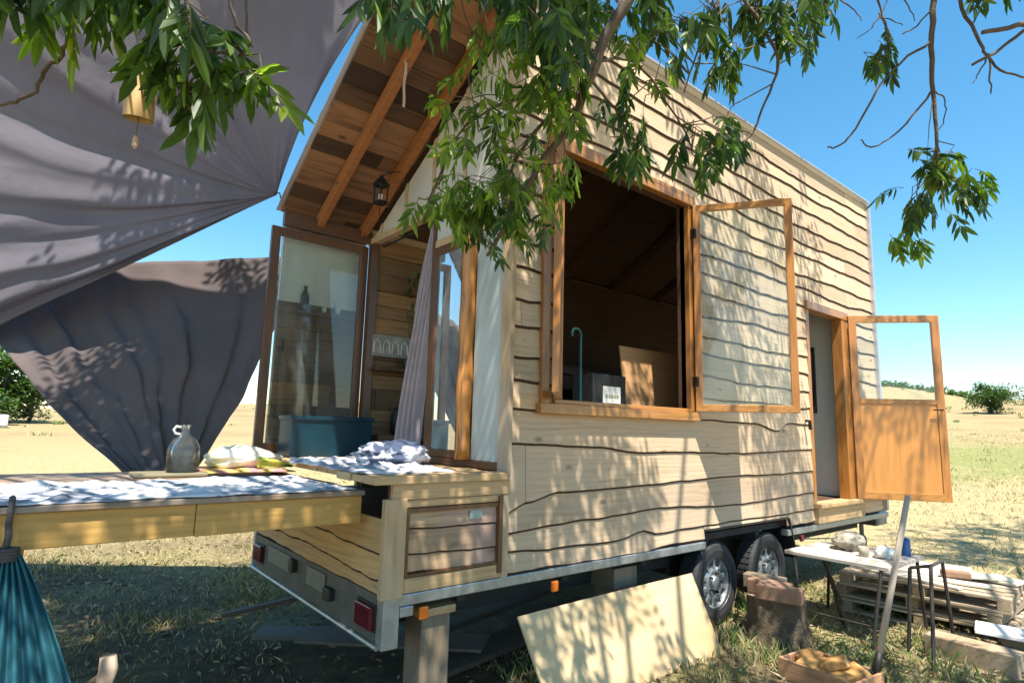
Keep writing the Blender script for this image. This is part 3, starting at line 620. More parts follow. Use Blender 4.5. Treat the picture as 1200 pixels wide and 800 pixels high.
# teal crate on the deck
tc_ = thing('teal_crate', 'dark teal plastic crate on the deck behind the open glass leaf', 'crate', (.40, 1.98, ZD + .003))
mb = MB(); x0, x1, y0, y1, za, zb_ = .07, .76, 1.80, 2.10, ZD + .004, 1.66
mb.bb(x0, x1, y0, y0 + .012, za, zb_); mb.bb(x0, x1, y1 - .012, y1, za, zb_); mb.bb(x0, x0 + .012, y0 + .012, y1 - .012, za, zb_); mb.bb(x1 - .012, x1, y0 + .012, y1 - .012, za, zb_); mb.bb(x0 + .012, x1 - .012, y0 + .012, y1 - .012, za, za + .012)
mb.build('body', M['teal'], tc_, bevel=.004)
mb = MB(); mb.bb(x0 - .012, x1 + .012, y0 - .014, y0 - .001, zb_ - .03, zb_ + .005); mb.bb(x0 - .012, x0 - .001, y0, y1, zb_ - .03, zb_ + .005); mb.build('rim', M['teal'], tc_, bevel=.004)

# ------------------------------------------------------------------ outdoor plank table
TB = thing('plank_table', 'long pine outdoor table butting against the trailer deck', 'table', (-.9, 1.1, 0))
TZ = 1.245
mb = MB(); y = .19; k = 0
while y < 1.93:
    w = R.uniform(.16, .22); y2 = min(y + w, 1.95); mb.bb(-2.7 + R.uniform(-.02, .02), -.05 + R.uniform(-.01, .005) , y + .003, y2 - .003, TZ - .028, TZ + R.uniform(-.003, .003)); y = y2
mb.build('table_top', M['tabletop'], TB, bevel=.004)
mb = MB(); mb.bb(-2.62, -.9, .215, .25, TZ - .175, TZ - .030); mb.bb(-.897, -.06, .212, .25, TZ - .178, TZ - .030); mb.build('apron', M['tablex'], TB, bevel=.004)
mb = MB(); mb.bb(-2.62, -.06, 1.86, 1.90, TZ - .175, TZ - .03); mb.build('apron', M['tablex'], TB, bevel=.003)
for (x_, y_) in ((-1.53, 1.79), (-2.5, .3), (-2.5, 1.8)):
    mb = MB(); mb.bb(x_ - .045, x_ + .045, y_ - .045, y_ + .045, 0, TZ - .03); mb.build('leg', M['tablex'], TB, bevel=.004)
def clothsurf(px0, px1, py0, py1, z0, amp, seed, droop=.0):
    def fn(u, v):
        x = px0 + (px1 - px0) * u; y = py0 + (py1 - py0) * v
        e = .05 * nz(x * 5, y * 5, seed + 9); x += e; y += .05 * nz(x * 4, y * 6, seed + 5)
        wx = x + .25 * nz(x * 2, y * 2, seed + 1); wy = y + .2 * nz(x * 2, y * 2, seed + 2)
        f = (1 - min(1, abs(nz(wx * 3.2 + wy * 2, wy * 4 - wx, seed)) * 3.5)) ** 2 * amp * .9 + (1 - min(1, abs(nz(wx * 7 - wy * 5, wy * 8 + wx * 3, seed + 3)) * 3)) ** 2 * amp * .5 + abs(nz(x * 4, y * 4, seed + 6)) * amp * .8 + .006
        if droop and y < droop + .012:
            return V((x, droop - .006 - .2 * (f - .006), z0 + .008 - (droop + .012 - y) * (.9 + .5 * nz(x * 3, 0, seed))))
        edge = min(u, 1 - u, v, 1 - v) * 12; f *= min(1, .25 + edge)
        return V((x, y, z0 + f))
    return fn
mb = MB(); mb.grid(clothsurf(-2.5, -.08, .215, 1.1, TZ, .018, 3), 170, 70)
tag(mb.build('tablecloth', M['whitecloth'], smooth=True, solid=.004), 'rumpled white and blue cloth lying on the plank table', 'cloth')
mb = MB(); mb.grid(clothsurf(-.12, .48, .10, 1.35, ZD + .002, .024, 13), 60, 70)
tag(mb.build('white_cloth', M['whitecloth'], smooth=True, solid=.004), 'crumpled white cloth on the deck in front of the blue bundle', 'cloth')
def blob(name, c, r, mat, label, cat, amp=.25, seed=0, sq=1, fr=3, n=28, flat=True):
    mb = MB(); c = V(c); r = V(r)
    def fn(u, v):
        a = 2 * math.pi * u; b = math.pi * (v - .5); d = V((math.cos(a) * math.cos(b), math.sin(a) * math.cos(b), math.sin(b)))
        k = 1 + amp * (nz(d.x * fr + seed, d.y * fr, d.z * fr) + .5 * nz(d.x * fr * 2.3, d.y * fr * 2.3 + seed, d.z * fr * 2.3))
        p = V((c.x + d.x * r.x * k, c.y + d.y * r.y * k, c.z + d.z * r.z * k))
        if flat and p.z < c.z - r.z * .75: p.z = c.z - r.z * .75
        return p
    mb.grid(fn, n * 2, n)
    return tag(mb.build(name, mat, smooth=True), label, cat)
blob('cloth_bundle', (.34, .62, ZD + .075), (.25, .16, .095), M['bundle'], 'blue and white bundled cloth on the deck at the curtain foot', 'bundle', amp=.3, seed=5, fr=3)
# board on table behind + jug
mb = MB(); mb.bb(-1.02, -.22, 1.30, 1.58, TZ + .004, TZ + .026); tag(mb.build('serving_board', wood('greenish board', (.22, .19, .12), dark=.6, isl=0), bevel=.006), 'dull wooden board lying on the plank table under the glass jug', 'board')
jx, jy, jz = -.745, 1.44, TZ + .028
jg = thing('glass_jug', 'clear glass demijohn with a small ring handle standing on the table', 'jug', (jx, jy, jz))
mb = MB(); mb.lathe((jx, jy, jz), [(.001, 0), (.085, .0), (.094, .012), (.096, .12), (.092, .16), (.07, .205), (.035, .235), (.024, .25), (.023, .285), (.03, .287), (.03, .30), (.021, .302), (.019, .27), (.032, .23), (.066, .20), (.088, .155), (.091, .12), (.09, .016), (.001, .01)], 36, cap=False); mb.build('body', M['jug'], jg, smooth=True)
mb = MB(); mb.tube([(jx - .027, jy, jz + .285), (jx - .055, jy, jz + .29), (jx - .07, jy, jz + .268), (jx - .058, jy, jz + .245), (jx - .03, jy, jz + .24)], .008, 8); mb.build('handle', M['ceramic'], jg, smooth=True)
mb = MB(); mb.lathe((jx, jy, jz + .012), [(.001, 0), (.088, 0), (.088, .085), (.001, .086)], 30, cap=False); mb.build('contents', glass('murky water', tint=(.78, .82, .80), refl=1.1, dirt=.01), jg, smooth=True)
# pink cloth mat with pale bag
mb = MB(); mb.grid(clothsurf(-.62, -.08, 1.25, 1.85, TZ + .026, .008, 21), 30, 24); tag(mb.build('striped_mat', M['pinkcloth'], solid=.006, smooth=True), 'pink and orange striped mat under the pale bag', 'mat')
bg = thing('bread_bag', 'pale plump bag with yellow green band on the striped mat', 'bag', (-.35, 1.55, TZ + .04))
mb = MB()
def bagf(u, v):
    a = 2 * math.pi * u; b = math.pi * (v - .5); d = V((math.cos(a) * math.cos(b), math.sin(a) * math.cos(b), math.sin(b)))
    k = 1 + .18 * nz(d.x * 3, d.y * 3, d.z * 3 + 7); x = d.x * .26; t = max(0, d.x)
    return V((-.36 + x * k + .03, 1.55 + d.y * .15 * k * (1 - .45 * t), max(TZ + .045, TZ + .105 + d.z * .088 * k * (1 - .55 * t))))
mb.grid(bagf, 48, 24); mb.build('body', M['bag'], bg, smooth=True)
mb = MB(); mb.grid(lambda u, v: V((-.29 + .24 * u, 1.385 + .01 * math.sin(6 * v) - .012 * math.sin(3 * u), TZ + .05 + .075 * (1 - u * .7) * v + .01 * nz(u * 5, v * 3, 1))), 14, 8); mb.build('band', M['greenband'], bg, smooth=True, solid=.006)

# ------------------------------------------------------------------ tarps
P1 = V((-.07, 2.27, 3.60))
outer = [at(492, -70, 4.9), at(330, -190, 4.6), at(120, -330, 4.5), at(-150, -330, 4.2), at(-330, -120, 4.2), at(-400, 150, 4.2), at(-330, 360, 4.3), at(-250, 502, 4.5)]
def catmull(ps, t):
    n = len(ps) - 1; x = t * n; i = min(int(x), n - 1); f = x - i
    p0, p1, p2, p3 = ps[max(i - 1, 0)], ps[i], ps[i + 1], ps[min(i + 2, n)]
    return .5 * ((2 * p1) + (p2 - p0) * f + (2 * p0 - 5 * p1 + 4 * p2 - p3) * f * f + (3 * p1 - p0 - 3 * p2 + p3) * f ** 3)
def tarpA(u, v):
    o = catmull(outer, u); p = P1.lerp(o, v ** 1.15)
    env = math.sin(math.pi * min(1, v)) ** .6
    sag = -.28 * math.sin(math.pi * v) * math.sin(math.pi * u) ** .7
    gath = (1 - u) * 0 + (.35 + .65 * u)
    f = (.034 * math.sin(u * 95 + 5 * nz(u * 4, v * 2, 3)) + .045 * math.sin(u * 33 + 1 + 2.5 * nz(u * 3, v * 1.5, 1))) * v ** .6 * (1 - .62 * v) * gath + .05 * nz(u * 7, v * 3, 5) * v + .035 * abs(nz(u * 22, v * 3.5, 11)) * v ** .5
    p = p + V((0, 0, 1)) * sag + V((.4, .5, .76)).normalized() * f * 1.5
    if u < .12:   # hollow upper edge pulled away from the roof
        p += V((-1, -.2, 0)) * .13 * math.sin(math.pi * v) * (1 - u / .12) 
    return p
mb = MB(); mb.grid(tarpA, 260, 60)
sail = tag(mb.build('shade_sail', M['tarp'], smooth=True, solid=.003), 'large mauve grey shade cloth stretched overhead from the roof corner', 'shade cloth')
for uu in (0, 1):
    mb = MB(); mb.tube([tarpA(uu, k / 40) for k in range(41)], .008, 6); mb.build('hem', M['tarpb'], sail, smooth=True)
mb = MB(); mb.tube([P1 + V((-.02, -.02, 0)), P1 + V((.02, -.03, .01)), V((-.03, 2.2, 3.50)), V((.04, 2.16, 3.40))], .006, 6); mb.build('rope', M['rope'], sail)
TR, B1, B2, LF = at(334, 300, 5.75), V((-.98, 2.16, 1.215)), V((-.50, 2.20, 1.20)), at(-110, 296, 5.6)
def tarpB(u, v):  # v: 0 hem tied along the table, 1 top edge; u: 0 left .. 1 right
    top = LF.lerp(TR, u) + V((0, 0, -.08 * math.sin(math.pi * u)))
    p = B1.lerp(B2, u).lerp(top, v)
    right = (TR - LF).normalized()
    p += right * (.20 * math.sin(math.pi * v ** 1.3) ** .8) * max(0, u - .45) / .55
    p += right * (-.04 * math.sin(math.pi * v)) * max(0, .3 - u) / .3
    f = (.030 * math.sin(u * 30 + 3 * nz(u * 3, v * 2, 8)) + .018 * math.sin(u * 61 + 4 * nz(u * 2, v, 18))) * (.35 + v * (1 - .3 * v)) + .09 * nz(u * 3, v * 3, 15) + .03 * abs(nz(u * 9 + v * 5, v * 7 - u * 4, 2))
    return p + V((.45, -.85, .1)) * f * 1.2
mb = MB(); mb.grid(tarpB, 160, 50)
tag(mb.build('hanging_tarp', M['tarpb'], smooth=True, solid=.003), 'brown grey cloth hanging to a point behind the table', 'shade cloth')

# ------------------------------------------------------------------ hammock end
HM = thing('hammock', 'gathered end of a teal hammock tied to the table edge', 'hammock', (-1.56, .3, .2))
tp = V((-1.575, .14, 1.09))
def ham(u, v):
    s = (u - .5) * 2
    wdt = .035 + .33 * v ** .85
    c = tp + V((-.02 * v, -.10 * v, -.85 * v))
    x = c.x + s * wdt; fold = .022 * math.sin(u * 60 + v * 2) * (.4 + v)
    return V((x + .03 * v * s, c.y - .10 * v * (1 - s * s) + fold, c.z + .015 * math.sin(u * 14) * v))
mb = MB(); mb.grid(ham, 130, 40); mb.build('fabric', M['hammock'], HM, smooth=True, solid=.003)
mb = MB(); mb.tube([tp + V((0, 0, -.01)), tp + V((.004, .0, .05)), tp + V((0, .05, .085)), V((-1.575, .185, 1.19)), V((-1.575, .185, TZ + .01)), V((-1.575, .25, TZ + .03))], .012, 8)
for k in range(4): mb.tube([tp + V((.04 * math.cos(a), .03 * math.sin(a), -.012 * k)) for a in [j * .7 for j in range(10)]], .009, 6)
mb.build('rope', M['rope'], HM, smooth=True)

# forked peeled stick lower left
fk = thing('forked_stick', 'pale sawn end of a forked stick at the lower left', 'stick', (-1.20, .3, 0))
a_ = at(127, 768, 2.7); b_ = at(122, 800, 2.68)
mb = MB(); mb.tube([V((b_.x - .03, b_.y, 0)), b_ + V((0, 0, -.15)), b_, b_.lerp(a_, .5) + V((.008, 0, 0)), a_], [.05, .042, .036, .040, .034], 10); mb.build('branch', M['birch'], fk, smooth=True)
c_ = at(100, 805, 2.66); mb = MB(); mb.tube([b_ + V((0, 0, -.02)), b_.lerp(c_, .5) + V((0, 0, .02)), c_, c_ + V((-.1, 0, -.25))], [.03, .024, .022, .02], 8); mb.build('side_branch', M['treebark'], fk, smooth=True)

# ------------------------------------------------------------------ under and beside the trailer
pp = thing('prop_post', 'rough squared timber post propping the trailer corner', 'post', (.36, .14, 0))
mb = MB(); mb.bb(.26, .45, .04, .22, 0, .555); mb.build('post', M['post'], pp, bevel=.008)
mb = MB(); mb.bb(.235, .475, .02, .24, .557, .60); mb.build('cap_block', M['trimx'], pp, bevel=.006)
mb = MB(); mb.bb(1.95, 2.15, .1, .3, 0, .45); mb.bb(1.92, 2.18, .08, .32, .452, .60); tag(mb.build('prop_block', M['post'], bevel=.006), 'wooden block wedged under the side rail behind the leaning plywood', 'block')
g = 'scrap planks under the trailer'
scr = [((-.1, 1.7, .10), (1.0, .9, .10), .22, 'wide dark plank angled under the rear bumper', .03), ((.1, 1.3, .16), (.95, .35, .20), .30, 'broad grey board on top of the scrap pile under the bumper', .02),
       ((-.3, 1.9, .2), (.75, 1.75, .32), .05, 'thin batten poking left out of the scrap pile', .03), ((.6, .5, .06), (2.4, .75, .10), .28, 'long dark board lying behind the squared prop post', .035), ((.9, .9, .14), (2.6, 1.2, .2), .14, 'narrow plank lying deepest under the trailer floor', .04)]
for a, b, w, lab, t in scr:
    mb = MB(); mb.bar(a, b, w, t); tag(mb.build('scrap_plank', M['greyplank'], bevel=.003), lab, 'plank', g)
# plywood sheet
mb = MB(); A, B, C_, D_ = V((.90, -.36, .0)), V((2.62, -.36, .0)), V((2.60, -.115, .525)), V((.83, -.11, .50))
def ply(u, v): 
    p = A.lerp(B, u).lerp(D_.lerp(C_, u), v); return p + V((0, .012 * math.sin(math.pi * u), 0))
n_ = (B - A).cross(D_ - A).normalized()
mb.grid(ply, 24, 8); tag(mb.build('plywood_sheet', M['ply'], solid=.014), 'weathered plywood sheet leaning against the trailer in front of the wheels', 'board')
# stump with bricks
st = thing('tree_stump', 'rough chopping stump beside the rear wheel', 'stump', (3.28, -.44, 0))
mb = MB(); prof = []
def stf(u, v):
    a = 2 * math.pi * u; r = (.215 + .05 * (1 - v) ** 3) * (1 + .10 * nz(math.cos(a) * 2.2, math.sin(a) * 2.2, v * .8) + .05 * nz(math.cos(a) * 7, math.sin(a) * 7, v * 1.5)); return V((3.28 + r * math.cos(a), -.44 + r * math.sin(a), .33 * v))
mb.grid(stf, 60, 10); mb.build('bark', M['stump'], st, smooth=True)
mb = MB(); mb.add([stf(i / 60, 1.0) for i in range(60)], [tuple(range(60))]); mb.build('cut_face', M['stumptop'], st)
bl = [((3.12, -.55), .13, 'reddish brick block at the near edge of the stump'), ((3.22, -.42), -.02, 'middle brick block lying on the stump'), ((3.37, -.30), .08, 'far greyish brick block at the wheel side of the stump')]
for i, ((x_, y_), r_, lab) in enumerate(bl):
    mb = MB(); mb.box((x_ + .02, y_, .332 + .058), (.125, .33, .112), Matrix.Rotation(rad(8) + r_, 3, 'Z')); tag(mb.build('brick', M['brick'] if i != 2 else M['post'], bevel=.01), lab, 'brick', 'bricks on the stump')
# trestle table
tt = thing('trestle_table', 'low work stand with a pale board top and thin dark metal legs', 'trestle table', (4.0, -.75, 0))
mb = MB(); mb.bb(3.74, 4.55, -1.12, -.30, .585, .615); mb.build('table_top', wood('grey board top', (.50, .43, .36), dark=.75, axis=1, isl=0, grey=(.5, .45, .40)), tt, bevel=.004)
for (p, q) in [((3.76, -.38, .585), (3.68, -.45, 0)), ((3.80, -.60, .585), (3.95, -.68, .22)), ((3.76, -1.06, .585), (3.66, -1.0, 0)), ((3.80, -.62, .585), (4.04, -.65, 0)), ((4.5, -.36, .585), (4.55, -.30, 0)), ((4.5, -1.08, .585), (4.56, -1.1, 0))]:
    mb = MB(); mb.tube([p, q], .014, 8); mb.build('leg', M['legmetal'], tt)
mb = MB(); mb.tube([(3.70, -.44, .16), (3.70, -1.02, .16)], .009, 6); mb.build('stretcher', M['legmetal'], tt)
fr = thing('metal_frame', 'bare dark metal frame of thin legs standing right of the shovel', 'stand', (3.85, -1.3, 0))
for (p, q) in [((3.88, -1.36, .66), (3.69, -1.39, 0)), ((3.88, -1.22, .62), (3.80, -1.20, 0)), ((4.3, -1.32, .64), (4.38, -1.34, 0))]:
    mb = MB(); mb.tube([p, q], .014, 8); mb.build('leg', M['legmetal'], fr)
mb = MB(); mb.tube([(3.88, -1.22, .62), (3.88, -1.36, .66), (4.3, -1.32, .64)], .013, 8); mb.build('top_rail', M['legmetal'], fr)
# things on the trestle
blob('stone_bowl', (4.30, -.62, .615 + .062), (.15, .13, .085), M['stone'], 'beige lump of stone on the pale board top', 'stone', amp=.35, seed=2, n=14)
blob('white_bundle', (4.15, -.96, .615 + .04), (.09, .08, .055), M['ceramic'], 'small white crumpled bundle beside the shovel handle on the board top', 'bundle', amp=.5, seed=9, n=12)
mb = MB(); mb.lathe((4.42, -1.03, .617), [(.033, 0), (.035, .01), (.035, .12), (.028, .14), (.015, .15)], 16); tag(mb.build('spray_can', M['blue'], smooth=True), 'blue can standing on the board top behind the shovel handle', 'can')
mb = MB(); mb.lathe((4.05, -.83, .617), [(.035, 0), (.04, .08), (.036, .08), (.032, .01)], 16); tag(mb.build('mug', M['stone'], smooth=True), 'small beige mug between stone and white bundle', 'mug')
# shovel
sv = thing('shovel', 'shovel with grey ash handle and black blade stuck upright in the ground', 'shovel', (3.1, -1.15, 0))
s0, s1 = on(1026, 790, 2, .12), None
s1 = s0 + V((.0, 0, 0)); dS = 3.35
top_ = at(1064, 580, (s0 - CAM).dot(CF) + .12)
mb = MB(); mb.tube([s0, s0.lerp(top_, .5) + V((.006, 0, 0)), top_], [.020, .019, .017], 12); mb.build('handle', M['handle'], sv, smooth=True)
ax_ = (top_ - s0).normalized(); sx_ = CR - ax_ * CR.dot(ax_); sx_.normalize(); fx_ = ax_.cross(sx_)
def bl_(u, v):
    w = .085 * (1 - .75 * max(0, v - .55) ** 1.4 * 2.2) * (1 if v > .06 else .75); s_ = (u - .5) * 2
    return s0 + ax_ * (.02 - .26 * v) + sx_ * (s_ * w) + fx_ * (.02 * (s_ * s_) - .01)
mb = MB(); mb.grid(bl_, 10, 10); mb.build('blade', M['iron'], sv, smooth=True, solid=.004)
mb = MB(); mb.tube([s0 - ax_ * .04, s0 + ax_ * .14], [.027, .023], 10); mb.build('socket', M['iron'], sv, smooth=True)
# crate of wood chunks
cr = thing('kindling_crate', 'small open wooden box filled with orange wood chunks', 'crate', (2.68, -1.10, 0))
Mc = Matrix.Rotation(rad(-6), 3, 'Z'); cc = V((2.68, -1.10, 0))
def cb(mb, x, y, z, sx, sy, sz): mb.box(cc + Mc @ V((x, y, z)), (sx, sy, sz), Mc)
mb = MB(); cb(mb, -.17, 0, .075, .018, .50, .13); cb(mb, .17, 0, .075, .018, .50, .13); cb(mb, 0, -.24, .075, .32, .018, .13); cb(mb, 0, .24, .075, .32, .018, .13); cb(mb, 0, 0, .012, .32, .46, .012); mb.build('box', wood('crate board', (.50, .27, .14), dark=.6, axis=1, isl=.3), cr, bevel=.004)
g = 'wood chunks in the small crate'
cpos = [(-.08, -.12), (.06, -.13), (-.02, 0), (.08, .05), (-.09, .10), (.03, .16), (.0, -.05)]
clab = ['wood chunk at the near left corner of the crate', 'wood chunk at the near right corner of the crate', 'wood chunk low in the middle of the crate', 'wood chunk at the right side of the crate', 'wood chunk at the left side of the crate', 'wood chunk at the far end of the crate', 'large orange chunk on top of the pile in the crate']
for i, (x_, y_) in enumerate(cpos):
    c = cc + Mc @ V((x_, y_, .10 + (.06 if i == 6 else R.uniform(0, .03)))); mb = MB()
    pts = [V((R.uniform(.6, 1) * sx2 * .085, R.uniform(.6, 1) * sy2 * .075, R.uniform(.5, 1) * sz2 * .035)) for sx2 in (-1, 1) for sy2 in (-1, 1) for sz2 in (-1, 1)]
    ro = Matrix.Rotation(R.uniform(0, 3), 3, 'Z') @ Matrix.Rotation(R.uniform(-.5, .5), 3, 'X')
    mb.add([c + ro @ p for p in pts], [(0, 1, 3, 2), (4, 6, 7, 5), (0, 4, 5, 1), (2, 3, 7, 6), (0, 2, 6, 4), (1, 5, 7, 3)])
    tag(mb.build('wood_chunk', M['chip'], bevel=.008), clab[i], 'wood chunk', g)
# pallets
def pallet(i, cx, cy, z, rz, lab):
    t = thing('pallet', lab, 'pallet', (cx, cy, z), 'stacked pallets'); Mr = Matrix.Rotation(rz, 3, 'Z'); c = V((cx, cy, z))
    lx, ly = 1.0, 1.25
    for k in range(3):
        mb = MB(); yy = -ly / 2 + .05 + k * (ly - .10) / 2
        mb.box(c + Mr @ V((0, yy, .062)), (lx, .09, .075), Mr); mb.build('bearer', M['palletx'], t, bevel=.004)
    for k in range(7):
        mb = MB(); xx = -lx / 2 + .05 + k * (lx - .10) / 6; mb.box(c + Mr @ V((xx, R.uniform(-.01, .01), .111)), (.10 + R.uniform(-.01, .01), ly, .020), Mr); mb.build('slat', M['pallet'], t, bevel=.003)
    for k in range(3):
        mb = MB(); xx = -lx / 2 + .05 + k * (lx - .10) / 2; mb.box(c + Mr @ V((xx, 0, .012)), (.10, ly, .022), Mr); mb.build('slat', M['pallet'], t, bevel=.003)
PX, PY = 5.1, -1.0
pallet(0, PX, PY, 0.0, rad(4), 'bottom pallet of the stack by the trailer')
pallet(1, PX + .02, PY + .03, .124, rad(1), 'middle pallet of the stack by the trailer')
pallet(2, PX - .03, PY + .0, .248, rad(6), 'top pallet of the stack by the trailer')
g = 'loose boards on the pallets'
for i, (x_, y_, l_, w_, z_, rz, mt, lab) in enumerate([(5.1, -.75, .9, .30, .385, 4, 'paper', 'pale board with the widest face on the pallet stack'), (4.70, -.95, .8, .09, .384, -8, 'paper', 'thin pale batten at the trestle side of the pallet stack'), (5.55, -.85, .7, .14, .384, 14, 'paper', 'short pale board at the far edge of the pallet stack'), (5.2, -1.35, .45, .2, .412, 40, 'paper', 'short pale board lying crosswise on top of the other pallet boards'), (5.35, -1.15, .95, .26, .388, -6, 'paper', 'whitish board at the right end of the pallet stack'), (4.86, -1.15, .7, .12, .386, 10, 'pallet', 'narrow grey board nearest the shovel on the pallet stack')]):
    mb = MB(); mb.box((x_, y_, z_), (w_, l_, .02), Matrix.Rotation(rad(rz), 3, 'Z')); tag(mb.build('loose_board', wood('bleached board %d' % i, (.68, .62, .50), dark=.8, axis=1, isl=.1), bevel=.004), lab, 'board', g)
mb = MB(); mb.box((5.0, -1.22, .43), (.10, .22, .06), Matrix.Rotation(.4, 3, 'Z')); tag(mb.build('wood_block', M['brick'], bevel=.012), 'brown wood block on top of the pale pallet boards', 'block')
# timber box and white boards at right edge
mb = MB(); mb.box((3.98, -1.56, .075), (.20, .56, .15), Matrix.Rotation(rad(-4), 3, 'Z')); tag(mb.build('squared_timber', M['palletx'], bevel=.006), 'short squared timber lying in front of the pallets', 'timber')
for i, (c, s_, rz, lab) in enumerate([((4.35, -1.80, .19), (.30, .60, .03), 12, 'bright white board nearest the right edge of the photo'), ((4.62, -1.86, .08), (.26, .5, .16), 5, 'pale box under the bright white board')]):
    mb = MB(); mb.box(c, s_, Matrix.Rotation(rad(rz), 3, 'Z')); tag(mb.build('white_board' if i == 0 else 'pale_box', M['paper'] if i == 0 else M['pallet'], bevel=.006), lab, 'board' if i == 0 else 'box')
mb = MB(); mb.box((6.05, -1.68, .14), (.28, .4, .28), Matrix.Rotation(.3, 3, 'Z')); rc = tag(mb.build('red_crate', plain('faded dark red plastic', (.26, .035, .04), rough=.5), bevel=.02), 'dark red box on the grass behind the pallets at the right edge', 'box')

# bird feeder hanging at upper left
fd = thing('bamboo_tube', 'tan wooden tube hanging from the leafy branch at upper left', 'hanging tube', tuple(at(163, 140, 1.5)))
ft, fb = at(168, 82, 1.5), at(162, 140, 1.5); mb = MB(); dd = (fb - ft)
mb.tube([ft, ft + dd * .02, fb], [.026, .034, .034], 20, cap=False); mb.tube([ft + dd * .03, fb - dd * .001], [.029, .029], 20, cap=False); 
mb.build('tube', M['feeder'], fd, smooth=True)
mb = MB(); mb.tube([ft, ft + dd * .004], [.026, .026], 20); mb.build('cap', M['feeder'], fd)
mb = MB(); mb.tube([fb - dd * .5, fb + V((0, 0, -.045))], .002, 5); p = fb + V((0, 0, -.045)); mb.tube([ft, ft + V((0, 0, .25))], .002, 5)
mb.build('string', M['twig'], fd)
mb = MB(); mb.lathe(p + V((0, 0, -.035)), [(.001, 0), (.007, .008), (.006, .03), (.001, .037)], 8); mb.build('clapper', M['birch'], fd)

# ------------------------------------------------------------------ the ash tree
TREE = thing('ash_tree', 'ash tree whose leafy branches hang over the camera and the house', 'tree', (-.9, -5.4, 0))
wood_mb = MB(); twig_mb = MB(); leafA = MB(); leafB = MB(); leafC = MB()
def smooth_pts(ps, k=4):
    out = []
    n = (len(ps) - 1) * k
    for i in range(n + 1): out.append(catmull(ps, i / n))
    return out
def branch(ps, r0, r1, mb=None, wob=.01):
    ps = smooth_pts([V(p) for p in ps]); n = len(ps)
    ps = [p + V((nz(i * .7, 1, p.x), nz(i * .7, 5, p.y), nz(i * .7, 9, p.z))) * wob for i, p in enumerate(ps)]
    (mb or wood_mb).tube(ps, [r0 + (r1 - r0) * i / (n - 1) for i in range(n)], 8 if r0 > .012 else 6); return ps
def compound(mb, p, d, scale=1.0, n=9, hang=.5):
    d = V(d).normalized(); L = .125 * scale * R.uniform(.8, 1.15); pts = [p]; dd = d.copy()
    for i in range(5):
        dd = (dd + V((0, 0, -1)) * hang * .35 + V((R.gauss(0, .06), R.gauss(0, .06), 0))).normalized(); pts.append(pts[-1] + dd * L / 5)
    twig_mb.tube(pts, [.0018 * scale] * 5 + [.001 * scale], 3, cap=False)
    side = dd.cross(V((R.uniform(-1, 1), R.uniform(-1, 1), .6))).normalized()
    up = side.cross(dd)
    k = n // 2
    for i in range(k):
        t = .28 + .68 * i / max(1, k - 1) * .98; x = t * 5; j = min(int(x), 4); q = pts[j].lerp(pts[j + 1], x - j); ax = (pts[j + 1] - pts[j]).normalized()
        for s in (-1, 1):
            ld = (ax * R.uniform(.45, .8) + side * s * R.uniform(.7, 1.0) + up * R.uniform(-.25, .25) + V((0, 0, -hang * R.uniform(.3, .9)))).normalized()
            leaflet(mb, q, ld, up + V((R.gauss(0, .3), R.gauss(0, .3), R.gauss(0, .3))), .085 * scale * R.uniform(.7, 1.2), .0235 * scale * R.uniform(.8, 1.2), droop=R.uniform(.05, .3))
    leaflet(mb, pts[-1], (pts[-1] - pts[-2]), up, .09 * scale, .028 * scale)
def cluster(mb, px, py, rx, ry, depth, n, scale=1.0, dz=.12, hang=.5, root=None, up=0):
    n = max(3, round(n * .72)); py -= 50 * hang * scale / depth; scale *= .88
    """tuft of compound leaves round a short twig system; sizes in metres come from the depth"""
    for k in range(n):
        a = R.uniform(0, 6.28); q = math.sqrt(R.random()); c = at(px + rx * q * math.cos(a), py + ry * q * math.sin(a), depth + R.gauss(0, dz))
        d = V((R.gauss(0, .8), R.gauss(0, .8), R.gauss(-.4 + up, .5)))
        if root is not None and R.random() < .75:
            rt = min([root[R.randrange(len(root))] for _ in range(6)], key=lambda q: (q - c).length)
            if (rt - c).length < .42: twig_mb.tube([rt, rt.lerp(c, .5) + V((R.gauss(0, .02), R.gauss(0, .02), R.gauss(.01, .02))), c], [.004 * scale, .0028 * scale, .002 * scale], 4, cap=False)
        compound(mb, c, d, scale * R.uniform(.85, 1.15), R.choice((7, 9, 9, 11)), hang)
# trunk and hidden limbs
tk = branch([(-.9, -5.4, -.1), (-.85, -5.35, 1.2), (-.95, -5.2, 2.6), (-.8, -5.0, 3.8)], .24, .15, wob=.03)
hub = V((-.8, -5.0, 3.8))
def P(px, py, d): return at(px, py, d)
main = branch([P(742, -30, 2.0), P(735, 0, 2.0), P(708, 48, 2.0), P(690, 95, 2.02), P(668, 145, 2.05), P(632, 195, 2.08), P(600, 250, 2.1), P(572, 300, 2.12)], .024, .006)
sec = branch([P(672, 128, 2.05), P(640, 140, 2.1), P(610, 180, 2.1), P(585, 225, 2.15), P(555, 275, 2.2)], .009, .004)
third = branch([P(690, 95, 2.02), P(645, 112, 2.0), P(600, 118, 1.95), P(545, 150, 1.95), P(500, 235, 2.0)], .007, .003)
arc = branch([P(700, 70, 2.0), P(745, 74, 2.3), P(780, 118, 2.5), P(802, 155, 2.6), P(818, 190, 2.6)], .006, .003)
arc2 = branch([P(690, 90, 2.05), P(720, 128, 2.4), P(735, 160, 2.5), P(742, 210, 2.5)], .006, .003)
hb = branch([P(862, -25, 2.6), P(872, 0, 2.6), P(898, 38, 2.6), P(912, 76, 2.6), P(896, 120, 2.6), P(885, 152, 2.6), P(868, 170, 2.6)], .010, .003)
hb2 = branch([P(850, -30, 2.6), P(838, 10, 2.6), P(818, 60, 2.6), P(800, 110, 2.6)], .008, .003)
